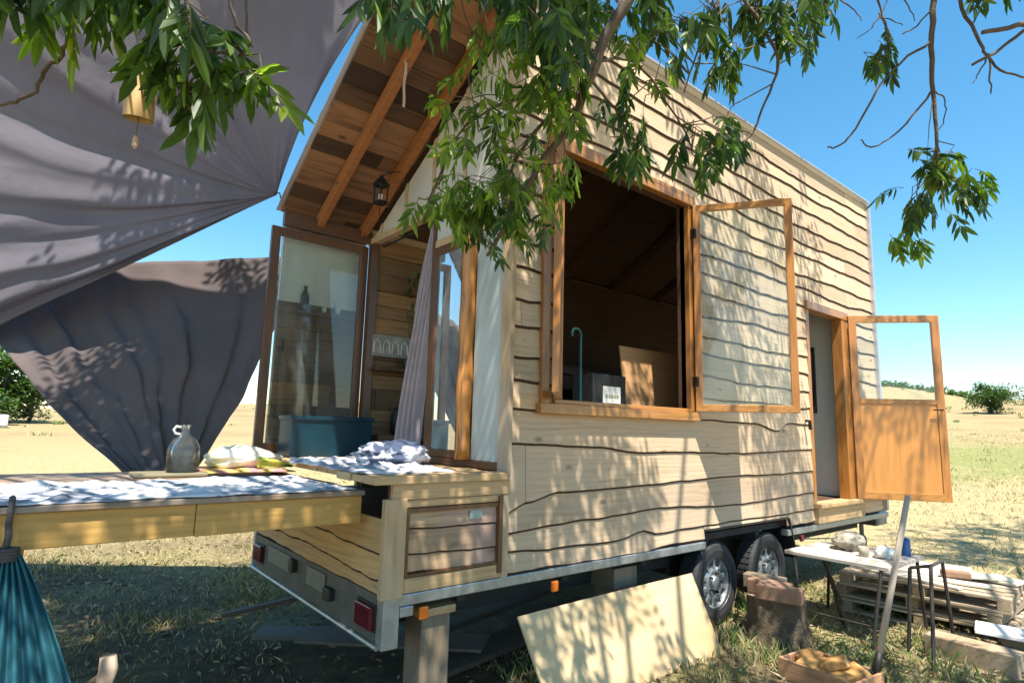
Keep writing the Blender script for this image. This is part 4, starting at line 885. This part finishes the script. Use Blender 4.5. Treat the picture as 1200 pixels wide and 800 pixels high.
rb = branch([P(1098, -30, 3.0), P(1095, 0, 3.0), P(1091, 55, 3.0), P(1094, 110, 3.0), P(1098, 165, 3.0), P(1096, 205, 3.0)], .017, .006)
rb2 = branch([P(1090, 50, 3.0), P(1055, 74, 3.0), P(1028, 105, 3.0), P(1003, 150, 3.0), P(985, 170, 3.0), P(970, 172, 3.0)], .007, .004)
rb3 = branch([P(1091, 108, 3.0), P(1062, 145, 3.0), P(1035, 167, 3.0), P(1018, 172, 3.0), P(1009, 164, 3.0)], .006, .003)
branch([P(1094, 8, 3.0), P(1075, 30, 3.0), P(1058, 40, 3.0)], .005, .003)
branch([P(1096, 108, 3.0), P(1108, 118, 3.0), P(1106, 140, 3.0), P(1099, 155, 3.0)], .004, .002)
ra = branch([P(1118, -25, 2.8), P(1128, 8, 2.8), P(1148, 50, 2.8), P(1158, 66, 2.8), P(1180, 86, 2.8), P(1215, 90, 2.8)], .009, .004)
branch([P(1158, 64, 2.8), P(1161, 88, 2.8), P(1161, 110, 2.8)], .005, .003); branch([P(1155, 70, 2.8), P(1148, 85, 2.8), P(1140, 98, 2.8)], .004, .002)
branch([P(1290, -20, 2.5), P(1215, 24, 2.5), P(1190, 30, 2.5), P(1152, 38, 2.5)], .014, .009); branch([P(1290, -35, 2.6), P(1210, 28, 2.6), P(1175, 55, 2.6), P(1140, 76, 2.6)], .010, .006)
for (ax_, ay_, bx_, by_) in ((1040, -15, 1030, 20), (1030, 20, 1005, 45), (1030, 15, 1040, 55), (1050, -10, 1072, 25), (985, 0, 1010, 25), (1030, 20, 1058, 30)):
    branch([P(ax_, ay_, 3.1), P((ax_ + bx_) / 2 + 4, (ay_ + by_) / 2, 3.1), P(bx_, by_, 3.1)], .004, .002)
ib = branch([P(1020, -25, 3.1), P(1032, 10, 3.1), P(1040, 45, 3.1), P(1035, 75, 3.1)], .006, .003)
la = branch([P(-40, 124, 1.4), P(0, 123, 1.4), P(25, 118, 1.4), P(45, 100, 1.4), P(62, 76, 1.4), P(75, 60, 1.4), P(85, 20, 1.35), P(90, -30, 1.3)], .0035, .006)
lb_ = branch([P(262, -30, 1.5), P(268, 0, 1.5), P(280, 32, 1.5), P(292, 52, 1.5), P(270, 85, 1.5), P(245, 115, 1.5)], .006, .003)
lc = branch([P(125, -40, 1.4), P(165, -10, 1.45), P(178, 40, 1.5), P(200, 80, 1.5), P(225, 110, 1.5)], .006, .003)
branch([P(290, -20, 1.6), P(288, 20, 1.6), P(292, 55, 1.6)], .004, .003)
ce = branch([P(500, -60, 1.9), P(520, -30, 1.9), P(600, -20, 1.9), P(690, -40, 1.95)], .010, .012)
tl = branch([P(-60, -30, 1.3), P(40, -22, 1.3), P(130, -28, 1.35), P(230, -45, 1.4)], .008, .008)
# hidden limbs feeding the visible branches from the trunk
def limb(end, r, via=None):
    e = V(end); midp = hub.lerp(e, .5) + V((0, -.3, 1.6)); branch([hub, hub.lerp(midp, .5) + V((0, 0, .3)), midp, midp.lerp(e, .6) + V((0, 0, .5)), e], r, r * .45, wob=.03)
for e, r in ((P(742, -30, 2.0), .06), (P(862, -25, 2.6), .035), (P(1098, -30, 3.0), .045), (P(1118, -25, 2.8), .03), (P(1290, -28, 2.55), .03), (P(600, -60, 1.9), .035), (P(90, -35, 1.3), .03), (P(262, -32, 1.5), .022), (P(1030, -28, 3.1), .02)): limb(e, r)
# visible foliage
A1 = leafA; 
cluster(leafA, 30, -30, 60, 22, 1.25, 14, 1.05, .08, .8, root=tl); cluster(leafA, 112, -26, 64, 20, 1.3, 18, 1.05, .08, .8, root=tl); cluster(leafB, 85, 22, 32, 16, 1.35, 7, 1.0, .06, .9, root=la)
cluster(leafA, 205, 8, 24, 26, 1.4, 7, 1.0, .08, .9, root=lc); cluster(leafA, 235, 75, 50, 32, 1.5, 17, 1.0, .08, .6, root=lc); cluster(leafB, 296, 92, 26, 18, 1.52, 8, .95, .05, .4, root=lb_); cluster(leafA, 240, 112, 26, 14, 1.5, 6, 1.15, .05, 1.1, root=lb_); cluster(leafA, 236, 48, 22, 18, 1.5, 6, 1.0, .05, .5, root=lc)
cluster(leafA, 470, 5, 45, 26, 1.7, 20, 1.05, .1, .9, root=ce); cluster(leafA, 560, 0, 60, 26, 1.75, 22, 1.0, .1, .9, root=ce); cluster(leafA, 640, 15, 42, 50, 1.8, 30, 1.0, .1, .9, root=ce); cluster(leafB, 600, 60, 55, 46, 1.85, 30, .75, .1, .7, root=ce)
cluster(leafB, 655, 110, 26, 44, 1.95, 16, .75, .1, .8, root=main); cluster(leafA, 660, 70, 24, 34, 1.85, 14, .95, .1, .9, root=main)
cluster(leafB, 580, 120, 64, 34, 1.95, 22, .75, .1, .5, root=third); cluster(leafB, 545, 165, 35, 34, 2.0, 14, .7, .1, .5, root=third); cluster(leafA, 610, 165, 42, 26, 2.05, 10, .75, .1, .6, root=sec)
cluster(leafB, 532, 236, 46, 26, 2.05, 36, .72, .1, .45, root=third + sec); cluster(leafB, 590, 225, 58, 34, 2.1, 46, .72, .1, .55, root=sec + main[-10:]); cluster(leafA, 600, 262, 62, 24, 2.15, 26, .75, .1, .7, root=main[-8:]); cluster(leafB, 650, 215, 26, 34, 2.15, 18, .7, .1, .7, root=main); cluster(leafA, 577, 290, 14, 18, 2.1, 4, .6, .05, 1, root=main[-4:])
cluster(leafA, 700, 8, 34, 22, 2.1, 8, .95, .1, .9, root=main); cluster(leafA, 765, 10, 40, 26, 2.4, 16, 1.0, .12, 1, root=hb2); cluster(leafA, 780, 30, 60, 30, 2.5, 16, .95, .12, 1, root=hb2 + arc); cluster(leafB, 720, 45, 36, 34, 2.3, 10, .85, .1, .9, root=arc); cluster(leafA, 800, 50, 20, 28, 2.6, 7, .9, .1, 1, root=hb2)
cluster(leafA, 740, 130, 26, 34, 2.5, 14, .95, .12, 1.1, root=arc2 + arc); cluster(leafA, 742, 180, 26, 26, 2.5, 12, .95, .1, 1.1, root=arc2); cluster(leafB, 775, 90, 30, 20, 2.4, 4, .8, .1, .8, root=arc)
cluster(leafA, 826, 180, 26, 26, 2.6, 20, 1.0, .1, 1.0, root=arc); cluster(leafA, 862, 165, 22, 20, 2.6, 8, .95, .1, 1.0, root=hb)
cluster(leafA, 850, 60, 34, 46, 2.6, 28, 1.05, .12, 1.0, root=hb + hb2); cluster(leafA, 905, 25, 30, 32, 2.6, 20, 1.05, .12, 1.0, root=hb); cluster(leafA, 945, 35, 26, 36, 2.7, 20, 1.05, .12, 1.0, root=hb); cluster(leafA, 960, -5, 40, 15, 2.7, 10, 1.0, .12, 1.0, root=hb)
cluster(leafA, 1028, 66, 20, 24, 3.1, 12, 1.0, .08, 1.1, root=ib); cluster(leafA, 1160, -12, 26, 12, 2.8, 8, 1.0, .08, .8, root=ra)
cluster(leafA, 1078, 195, 30, 14, 3.0, 13, .95, .08, .5, root=rb); cluster(leafB, 1122, 205, 36, 24, 3.0, 15, .95, .08, .8, root=rb); cluster(leafA, 1085, 245, 32, 28, 3.0, 15, .95, .08, .9, root=rb); cluster(leafB, 1058, 280, 22, 16, 3.0, 8, .9, .05, .9, root=rb); cluster(leafA, 1128, 240, 20, 12, 3.0, 7, .9, .05, 1.0, root=rb)
# upper crown (above the frame) : clumps on limbs for dappled shade, some added only to shade the tarp
def crown_shade_clump(c, r, n, sc_=1.5):
    c = V(c)
    e = c; midp = hub.lerp(e, .55) + V((0, 0, .6)); branch([hub, midp, e], .05, .012, wob=.05)
    for k in range(n):
        d = V((R.gauss(0, 1), R.gauss(0, 1), R.gauss(0, .6))); p = c + d * r * .5
        L_ = V((R.gauss(0, 1), R.gauss(0, 1), R.gauss(-.2, .5))).normalized(); side = L_.cross(V((0, 0, 1))).normalized()
        for i in range(5):
            q = p + L_ * (.07 * i * sc_)
            for s in (-1, 1): leaflet(leafC, q, L_ * .5 + side * s + V((0, 0, -.3)), V((R.gauss(0, .4), R.gauss(0, .4), 1)), .11 * sc_, .036 * sc_)
SUN = V((.42, 1.0, -2.45)).normalized()
def inframe(p):
    d = V(p) - CAM; z = d.dot(CF)
    if z < .1: return False
    x = 600 + FOC * d.dot(CR) / z; y = 400 - FOC * d.dot(CU) / z
    return -160 < x < 1420 and -150 < y
def shade_at(target, h, r, n, sc_=1.1):
    n = int(n * (1.0 if abs(target[1]) < .05 else 1.35))
    """clump standing sunward of a spot of the place, high enough to be out of the branches in view"""
    t = V(target); hh = h
    for _ in range(14):
        p = t - SUN * (hh / -SUN.z)
        if not inframe(p + V((0, 0, -r * .9))): crown_shade_clump(p, r, n, sc_); return
        hh += .5
Rs = random.Random(3)
for (t, h, r, n) in [((1.1, 0, 1.2), 4.2, .55, 60), ((1.9, 0, 1.1), 4.6, .5, 26), ((.4, 0, 1.0), 4.4, .5, 34), ((1.0, 0, 2.6), 3.6, .5, 40), ((.3, 0, 3.9), 3.5, .6, 40), ((1.7, 0, 4.1), 3.4, .6, 40), ((3.0, 0, 3.4), 3.6, .5, 22), ((3.7, 0, 2.3), 4.4, .6, 30),
                     ((4.5, 0, 1.4), 5, .55, 30), ((5.0, 0, 3.6), 4, .5, 20), ((3.9, 0, 4.4), 3.6, .4, 14), ((6.3, -.3, 2.0), 5, .5, 24), ((-.6, .3, 1.2), 4.4, .5, 12), ((-1.6, .3, 1.2), 4.4, .5, 16), ((-.9, 2.2, 2.4), 4, .6, 50), ((-.4, 2.2, 1.8), 4, .6, 50), ((-1.5, 2.3, 2.2), 4, .6, 50), ((-.2, 2.2, 2.9), 4, .5, 60), ((-.4, 2.35, 3.15), 3.6, .5, 60), ((-1.0, 2.35, 3.0), 3.6, .5, 60), ((-.1, 2.35, 3.0), 4.6, .5, 60), ((-1.5, -.3, 0), 5, .8, 60),  # clumps aimed at the hanging tarp are added only to shade it
                     ((-.3, .3, 0), 5, .8, 60), ((.9, -.9, 0), 5, .7, 50), ((2.1, -.9, 0), 5, .5, 16), ((3.3, -.7, 0), 5.2, .6, 34), ((3.2, -1.6, 0), 5.2, .6, 34), ((4.4, -2.2, 0), 5.5, .6, 40), ((4.6, -.6, 0), 5.5, .55, 22),
                     ((8.6, -.2, 0), 6, .8, 60), ((10.0, -.0, 0), 6, .9, 70), ((11.6, -.3, 0), 6, .9, 70), ((9.4, -.9, 0), 6, .8, 60), ((13., -.8, 0), 6, .9, 60), ((-1.0, 1.2, 4.2), 2.4, .6, 34), ((-1.8, .8, 4.0), 2.6, .6, 34), ((-2.4, 1.5, 3.8), 2.6, .6, 34), ((-.6, 1.8, 4.0), 2.6, .5, 22)]:
    shade_at(t, h, r, n)
wood_mb.build('trunk', M['treebark'], TREE, smooth=True)
twig_mb.build('leaf_twigs', M['twig'], TREE, smooth=True)  # twigs and leaf stalks only, no leaves
leafA.build('leaves', M['leaf'], TREE); leafB.build('leaves', M['leaf2'], TREE)['label'] = 'light green leaves, some toned to look backlit'
leafC.build('crown', M['leaf'], TREE)  # unseen crown, including the clumps added to shade the tarp

# ------------------------------------------------------------------ ground
def gh(x, y):
    r = math.hypot(x, y); t = max(0, r - 10) / 75; t = min(t, 1.0); cx_, sy_ = (x / r if r else 0), (y / r if r else 0)
    target = max(0, cx_) * 6.0 + max(0, sy_) * 2.4 - max(0, -cx_) * .5
    h = target * (t ** 1.15)
    h += .018 * nz(x * .9, y * .9, 3) * min(1, r / 3 + .3) + (.25 * nz(x * .05, y * .05, 7) if r > 20 else 0) * min(1, (r - 20) / 30 if r > 20 else 0)
    return h
mb = MB(); rings = [0, .5, 1, 1.5, 2, 2.5, 3, 3.5, 4, 4.5, 5, 5.5, 6, 7, 8, 9, 10, 12, 14, 16, 19, 22, 26, 30, 35, 41, 48, 56, 65, 75, 86, 100, 115, 135, 160, 200, 300, 500, 900]
NA = 160; vs = [(0, 0, 0)]
for r in rings[1:]:
    for k in range(NA): a = 2 * math.pi * k / NA; x, y = r * math.cos(a), r * math.sin(a); vs.append((x, y, gh(x, y)))
fs = [(0, 1 + k, 1 + (k + 1) % NA) for k in range(NA)]
for i in range(len(rings) - 2):
    for k in range(NA): a = 1 + i * NA; b = a + NA; fs.append((a + k, b + k, b + (k + 1) % NA, a + (k + 1) % NA))
mb.add(vs, fs)
gm, nt, b = new_mat('dry meadow'); L = nt.links.new
tc = N(nt, 'ShaderNodeTexCoord')
def noi(s, d=8, r=.6):
    n = N(nt, 'ShaderNodeTexNoise'); n.inputs['Scale'].default_value = s; n.inputs['Detail'].default_value = d; n.inputs['Roughness'].default_value = r; L(tc.outputs['Object'], n.inputs[0]); return n
n1, n2, n3 = noi(.35), noi(9, 8, .7), noi(70, 4)
r1 = ramp(nt, [(.3, (.24, .18, .09)), (.5, (.38, .295, .155)), (.7, (.47, .375, .21))]); L(n2.outputs[0], r1.inputs[0])
r2 = ramp(nt, [(.46, (0, 0, 0)), (.62, (1, 1, 1))]); L(n1.outputs[0], r2.inputs[0])
sep = N(nt, 'ShaderNodeSeparateXYZ'); L(tc.outputs['Object'], sep.inputs[0])
# greener strip of meadow on the right between 20 and 34 m
def mrange(src, a, b_, c=0, d=1, smooth=True):
    n = N(nt, 'ShaderNodeMapRange'); n.interpolation_type = 'SMOOTHSTEP' if smooth else 'LINEAR'
    n.inputs['From Min'].default_value = a; n.inputs['From Max'].default_value = b_; n.inputs['To Min'].default_value = c; n.inputs['To Max'].default_value = d; L(src, n.inputs[0]); return n
def mth(op, a, b_):
    n = N(nt, 'ShaderNodeMath', operation=op)
    for i, v in enumerate((a, b_)):
        if hasattr(v, 'is_output'): L(v, n.inputs[i])
        else: n.inputs[i].default_value = v
    return n.outputs[0]
ln = N(nt, 'ShaderNodeVectorMath', operation='LENGTH'); L(tc.outputs['Object'], ln.inputs[0])
wob = mth('MULTIPLY', n1.outputs[0], 16.0); rr = mth('ADD', ln.outputs['Value'], wob)
band = mth('MULTIPLY', mrange(rr, 24, 30).outputs[0], mrange(rr, 36, 46, 1, 0).outputs[0]); band = mth('MULTIPLY', band, mrange(sep.outputs[0], 8, 16).outputs[0])
near = mth('MULTIPLY', mrange(ln.outputs['Value'], 6.5, 9, .35, 0).outputs[0], r2.outputs[0])
gmask = mth('MAXIMUM', mth('MULTIPLY', band, .75), near)
rg = ramp(nt, [(.3, (.09, .12, .035)), (.7, (.22, .27, .08))]); L(n2.outputs[0], rg.inputs[0])
mx = N(nt, 'ShaderNodeMix', data_type='RGBA'); L(gmask, mx.inputs[0]); L(r1.outputs[0], mx.inputs[6]); L(rg.outputs[0], mx.inputs[7])
# trodden earth near the trailer, darkened and spread wider to paint in shade
er = ramp(nt, [(.3, (.045, .034, .024)), (.7, (.14, .105, .07))]); L(n2.outputs[0], er.inputs[0])
em = mth('MULTIPLY', mrange(ln.outputs['Value'], 4.5, 8.5, 1, 0).outputs[0], mrange(n1.outputs[0], .42, .6, .9, .25).outputs[0])
mx2 = N(nt, 'ShaderNodeMix', data_type='RGBA'); L(em, mx2.inputs[0]); L(mx.outputs[2], mx2.inputs[6]); L(er.outputs[0], mx2.inputs[7])
fm = mth('MULTIPLY', mrange(ln.outputs['Value'], 12, 38).outputs[0], .8); n4 = noi(.12, 8, .65); rf = ramp(nt, [(.35, (.21, .15, .078)), (.5, (.31, .235, .125)), (.68, (.22, .205, .085))]); L(n4.outputs[0], rf.inputs[0])
mx3 = N(nt, 'ShaderNodeMix', data_type='RGBA'); fm = mth('MULTIPLY', fm, mth('SUBTRACT', 1.0, mth('MULTIPLY', band, .7))); L(fm, mx3.inputs[0]); L(mx2.outputs[2], mx3.inputs[6]); L(rf.outputs[0], mx3.inputs[7])
L(mx3.outputs[2], b.inputs['Base Color']); b.inputs['Roughness'].default_value = .95; b.inputs['Specular IOR Level'].default_value = .1
bp = N(nt, 'ShaderNodeBump'); bp.inputs['Strength'].default_value = .8; bp.inputs['Distance'].default_value = .06; L(n2.outputs[0], bp.inputs['Height']); L(bp.outputs[0], b.inputs['Normal'])
mb.build('ground', gm, smooth=True, kind='structure')
# ridge beyond the field
def crest(u):
    P_ = [at(880, 444, 170), at(940, 446, 175), at(1000, 449, 180), at(1045, 453, 185), at(1090, 459, 190), at(1135, 466, 195), at(1190, 477, 200), at(1260, 492, 205)]; return catmull(P_, u)
mb = MB()
def ridge(u, v):
    c = crest(u); d = V((c.x - CAM.x, c.y - CAM.y, 0)).normalized(); k = (v - .5) * 2; q = c + d * (k * 70); hh = c.z + 12
    q.z = c.z - hh * (abs(k) ** 1.6) + .8 * nz(q.x * .03, q.y * .03, 3) * (1 - abs(k)); return q
mb.grid(ridge, 60, 24); mb.build('hill', gm, smooth=True, kind='structure')
mb = MB(); Rh = random.Random(11)
for _ in range(2600):
    c = crest(Rh.random()); c = c + V((Rh.gauss(0, 2), Rh.gauss(0, 2), Rh.uniform(-.3, 1.2)))
    leaflet(mb, c, V((Rh.gauss(0, 1), Rh.gauss(0, 1), Rh.gauss(0, .6))), V((0, 0, 1)), 1.3, .8)
mb.build('hedgerow', M['farleaf'], kind='stuff')
# grass
gmat, nt, b = new_mat('grass blades'); geo = N(nt, 'ShaderNodeNewGeometry'); r = ramp(nt, [(0, (.10, .14, .03)), (.35, (.24, .24, .09)), (.6, (.46, .36, .17)), (1, (.62, .52, .30))]); nt.links.new(geo.outputs['Random Per Island'], r.inputs[0]); nt.links.new(r.outputs[0], b.inputs['Base Color']); b.inputs['Roughness'].default_value = .8
ggreen, nt, b = new_mat('green grass blades'); geo = N(nt, 'ShaderNodeNewGeometry'); r = ramp(nt, [(0, (.05, .10, .02)), (.6, (.12, .20, .04)), (1, (.28, .30, .10))]); nt.links.new(geo.outputs['Random Per Island'], r.inputs[0]); nt.links.new(r.outputs[0], b.inputs['Base Color']); b.inputs['Roughness'].default_value = .7
mb = MB(); Rg = random.Random(5)
def blade(x, y, h, w, lean=.5):
    z = gh(x, y); a = Rg.uniform(0, 6.28); c, s = math.cos(a) * w, math.sin(a) * w; lx, ly = Rg.gauss(0, lean) * h, Rg.gauss(0, lean) * h
    mb.add([(x - c, y - s, z - .005), (x + c, y + s, z - .005), (x + c * .6 + lx * .4, y + s * .6 + ly * .4, z + h * .6), (x + lx, y + ly, z + h)], [(0, 1, 2), (0, 2, 3)])
def fill(x0, x1, y0, y1, n, h, w, gr, cond=None):
    for _ in range(n):
        x, y = Rg.uniform(x0, x1), Rg.uniform(y0, y1); q = nz(x * 1.3, y * 1.3, 4)
        if cond and not cond(x, y): continue
        mb.m = 1 if (q > gr + .12 and Rg.random() < .6) else 0
        if Rg.random() < .35 + q * .6 + .25: blade(x, y, h * Rg.uniform(.4, 1.3) * (1 + .8 * q), w * Rg.uniform(.7, 1.3))
fill(1.0, 7.5, -2.8, .6, 26000, .05, .0025, -.05); fill(-2.5, 1.2, 2.2, 9, 22000, .05, .003, .5); fill(-3, 0, -.5, 2.2, 5000, .04, .003, .5)
fill(-8, 6, 6, 16, 16000, .07, .006, .35); fill(7, 20, -6, 6, 20000, .06, .006, .25); fill(14, 40, -4, 14, 16000, .07, .012, .3)
for _ in range(420):
    a_, r_ = Rg.uniform(-.25, 1.75), Rg.uniform(34, 95) ; cx, cy = r_ * math.cos(a_), r_ * math.sin(a_); k_ = Rg.uniform(.10, .32)
    mb.m = 1 if Rg.random() < .45 else 0
    for _k in range(26): blade(Rg.gauss(cx, k_ * .8), Rg.gauss(cy, k_ * .8), k_ * Rg.uniform(.5, 1.2), .03, .5)
# taller tufts by the stump and trestle
for (cx, cy, n, hh) in ((3.75, -.15, 260, .22), (3.2, -.95, 180, .10), (2.75, -.6, 260, .10), (4.1, -1.3, 160, .12), (2.9, -.25, 200, .12), (5.95, -1.75, 240, .2), (6.3, -1.2, 200, .2), (3.5, -1.5, 150, .1), (2.2, -.55, 150, .09)):
    for _ in range(n): mb.m = 1 if Rg.random() < .55 else 0; blade(Rg.gauss(cx, .13), Rg.gauss(cy, .13), hh * Rg.uniform(.4, 1.2), .004, .35)
mb.build('grass', [gmat, ggreen], kind='stuff')
# fallen chips and litter
mb = MB()
for _ in range(330):
    x, y = (Rg.uniform(1.2, 6), Rg.uniform(-2.2, 0)) if Rg.random() < .85 else (Rg.uniform(-2.4, 1), Rg.uniform(.4, 5)); z = gh(x, y) + .01; s_ = Rg.uniform(.008, .03)
    mb.box((x, y, z), (s_ * 2, s_, .006), Matrix.Rotation(Rg.uniform(0, 3), 3, 'Z') @ Matrix.Rotation(Rg.uniform(-.4, .4), 3, 'X'))
mb.build('wood_litter', M['birch'], kind='stuff')

mb = MB()
for _ in range(3800):
    x, y = (Rg.uniform(1.0, 7.5), Rg.uniform(-2.6, .2)) if Rg.random() < .6 else (Rg.uniform(-2.6, 1.4), Rg.uniform(.2, 6)); z = gh(x, y) + Rg.uniform(.004, .03)
    leaflet(mb, V((x, y, z)), V((Rg.uniform(-1, 1), Rg.uniform(-1, 1), Rg.uniform(-.1, .3))), V((Rg.uniform(-.5, .5), Rg.uniform(-.5, .5), 1)), Rg.uniform(.03, .075), Rg.uniform(.012, .028), fold=.4)
fl, nt, b = new_mat('fallen leaf'); geo = N(nt, 'ShaderNodeNewGeometry'); r = ramp(nt, [(0, (.07, .045, .025)), (.5, (.20, .13, .06)), (1, (.42, .32, .17))]); nt.links.new(geo.outputs['Random Per Island'], r.inputs[0]); nt.links.new(r.outputs[0], b.inputs['Base Color']); b.inputs['Roughness'].default_value = .8
mb.build('leaf_litter', fl, kind='stuff')

# far bushes and tree
def bush(name, label, cat, px, py_base, dist, rw, rh, n, trunk=True, seed=1):
    d = ray(px, py_base); d = V((d.x, d.y, 0)).normalized(); x, y = CAM.x + d.x * dist, CAM.y + d.y * dist; z = gh(x, y); Rb = random.Random(seed)
    t = thing(name, label, cat, (x, y, z)); mb = MB()
    mb.tube([(x, y, z - .1), (x + .1 * rw, y, z + rh * .35), (x, y, z + rh * .8)], [rw * .07, rw * .05, rw * .02], 8)
    lobes = [(Rb.gauss(0, .42) * rw, Rb.gauss(0, .35) * rw, rh * Rb.uniform(.18, .88), rw * Rb.uniform(.22, .42)) for _ in range(13)]
    for lx, ly, lz, lr in lobes: mb.tube([(x, y, z + rh * .25), (x + lx * .6, y + ly * .6, z + lz * .75), (x + lx, y + ly, z + lz)], [rw * .03, rw * .02, rw * .008], 5)
    mb.build('trunk', M['treebark'], t)
    mb = MB()
    for k in range(n):
        lx, ly, lz, lr = lobes[k % 13]; q = V((Rb.gauss(0, 1), Rb.gauss(0, 1), Rb.gauss(0, .8))).normalized() * lr * Rb.random() ** .4
        p = V((x + lx, y + ly, z + lz)) + q
        if p.z < z + .03: continue
        leaflet(mb, p, V((Rb.gauss(0, 1), Rb.gauss(0, 1), Rb.gauss(0, .6))), V((0, 0, 1)), rw * .10, rw * .055)
    mb.build('crown', M['farleaf'], t)
bush('field_tree', 'small round green tree alone on the dry field at the right', 'tree', 1160, 475, 60, 1.9, 2.3, 3600, seed=3)
bush('bush', 'leafy bush at the left edge beyond the dry meadow', 'bush', 2, 470, 50, 3.6, 5.0, 3600, seed=5)
bush('low_bush', 'low dark bush beside the leafy bush at the left', 'bush', 36, 472, 52, 1.9, 1.9, 900, seed=7)
bush('hedge_bush', 'small bush at the right edge of the photo on the skyline', 'bush', 1212, 468, 75, 2.2, 2.2, 900, seed=9)
dW = ray(3, 465); dW = V((dW.x, dW.y, 0)).normalized(); wx_, wy_ = CAM.x + dW.x * 44, CAM.y + dW.y * 44
cv = thing('white_tank', 'small white water tank standing under the left bush', 'tank', (wx_, wy_, gh(wx_, wy_)))
mb = MB(); mb.bb(wx_ - .4, wx_ + .4, wy_ - .3, wy_ + .3, gh(wx_, wy_) + .1, gh(wx_, wy_) + .75); mb.build('body', M['ceramic'], cv, bevel=.08)
mb = MB(); mb.bb(wx_ - .42, wx_ + .42, wy_ - .32, wy_ + .32, gh(wx_, wy_) - .02, gh(wx_, wy_) + .1); mb.build('base', M['post'], cv)

# ------------------------------------------------------------------ light
w = bpy.data.worlds.new('World'); sc.world = w; w.use_nodes = True; nt = w.node_tree
bg = nt.nodes['Background']; sky = nt.nodes.new('ShaderNodeTexSky'); sky.sky_type = 'NISHITA'; sky.sun_disc = False
to_sun = -SUN; el = math.asin(to_sun.z); sky.sun_elevation = el; sky.sun_rotation = math.atan2(to_sun.x, to_sun.y)
sky.air_density = 1.0; sky.dust_density = .3; sky.ozone_density = .7
hs = nt.nodes.new('ShaderNodeHueSaturation'); hs.inputs['Hue'].default_value = .485; hs.inputs['Saturation'].default_value = 1.32
nt.links.new(sky.outputs[0], hs.inputs['Color']); nt.links.new(hs.outputs[0], bg.inputs[0]); bg.inputs[1].default_value = .112
sl = bpy.data.lights.new('sun', 'SUN'); sl.energy = 5; sl.angle = rad(.5); sl.color = (1, .94, .83)
so = bpy.data.objects.new('sun', sl); col.objects.link(so); so.rotation_euler = SUN.to_track_quat('-Z', 'Y').to_euler(); so.location = (-3, -5, 12)
vs_ = sc.view_settings; vs_.view_transform = 'Standard'; vs_.look = 'None'; vs_.gamma = 1; vs_.use_curve_mapping = False; vs_.exposure = 1.2
sc.cycles.max_bounces = 8; sc.cycles.transparent_max_bounces = 16; sc.cycles.use_denoising = True
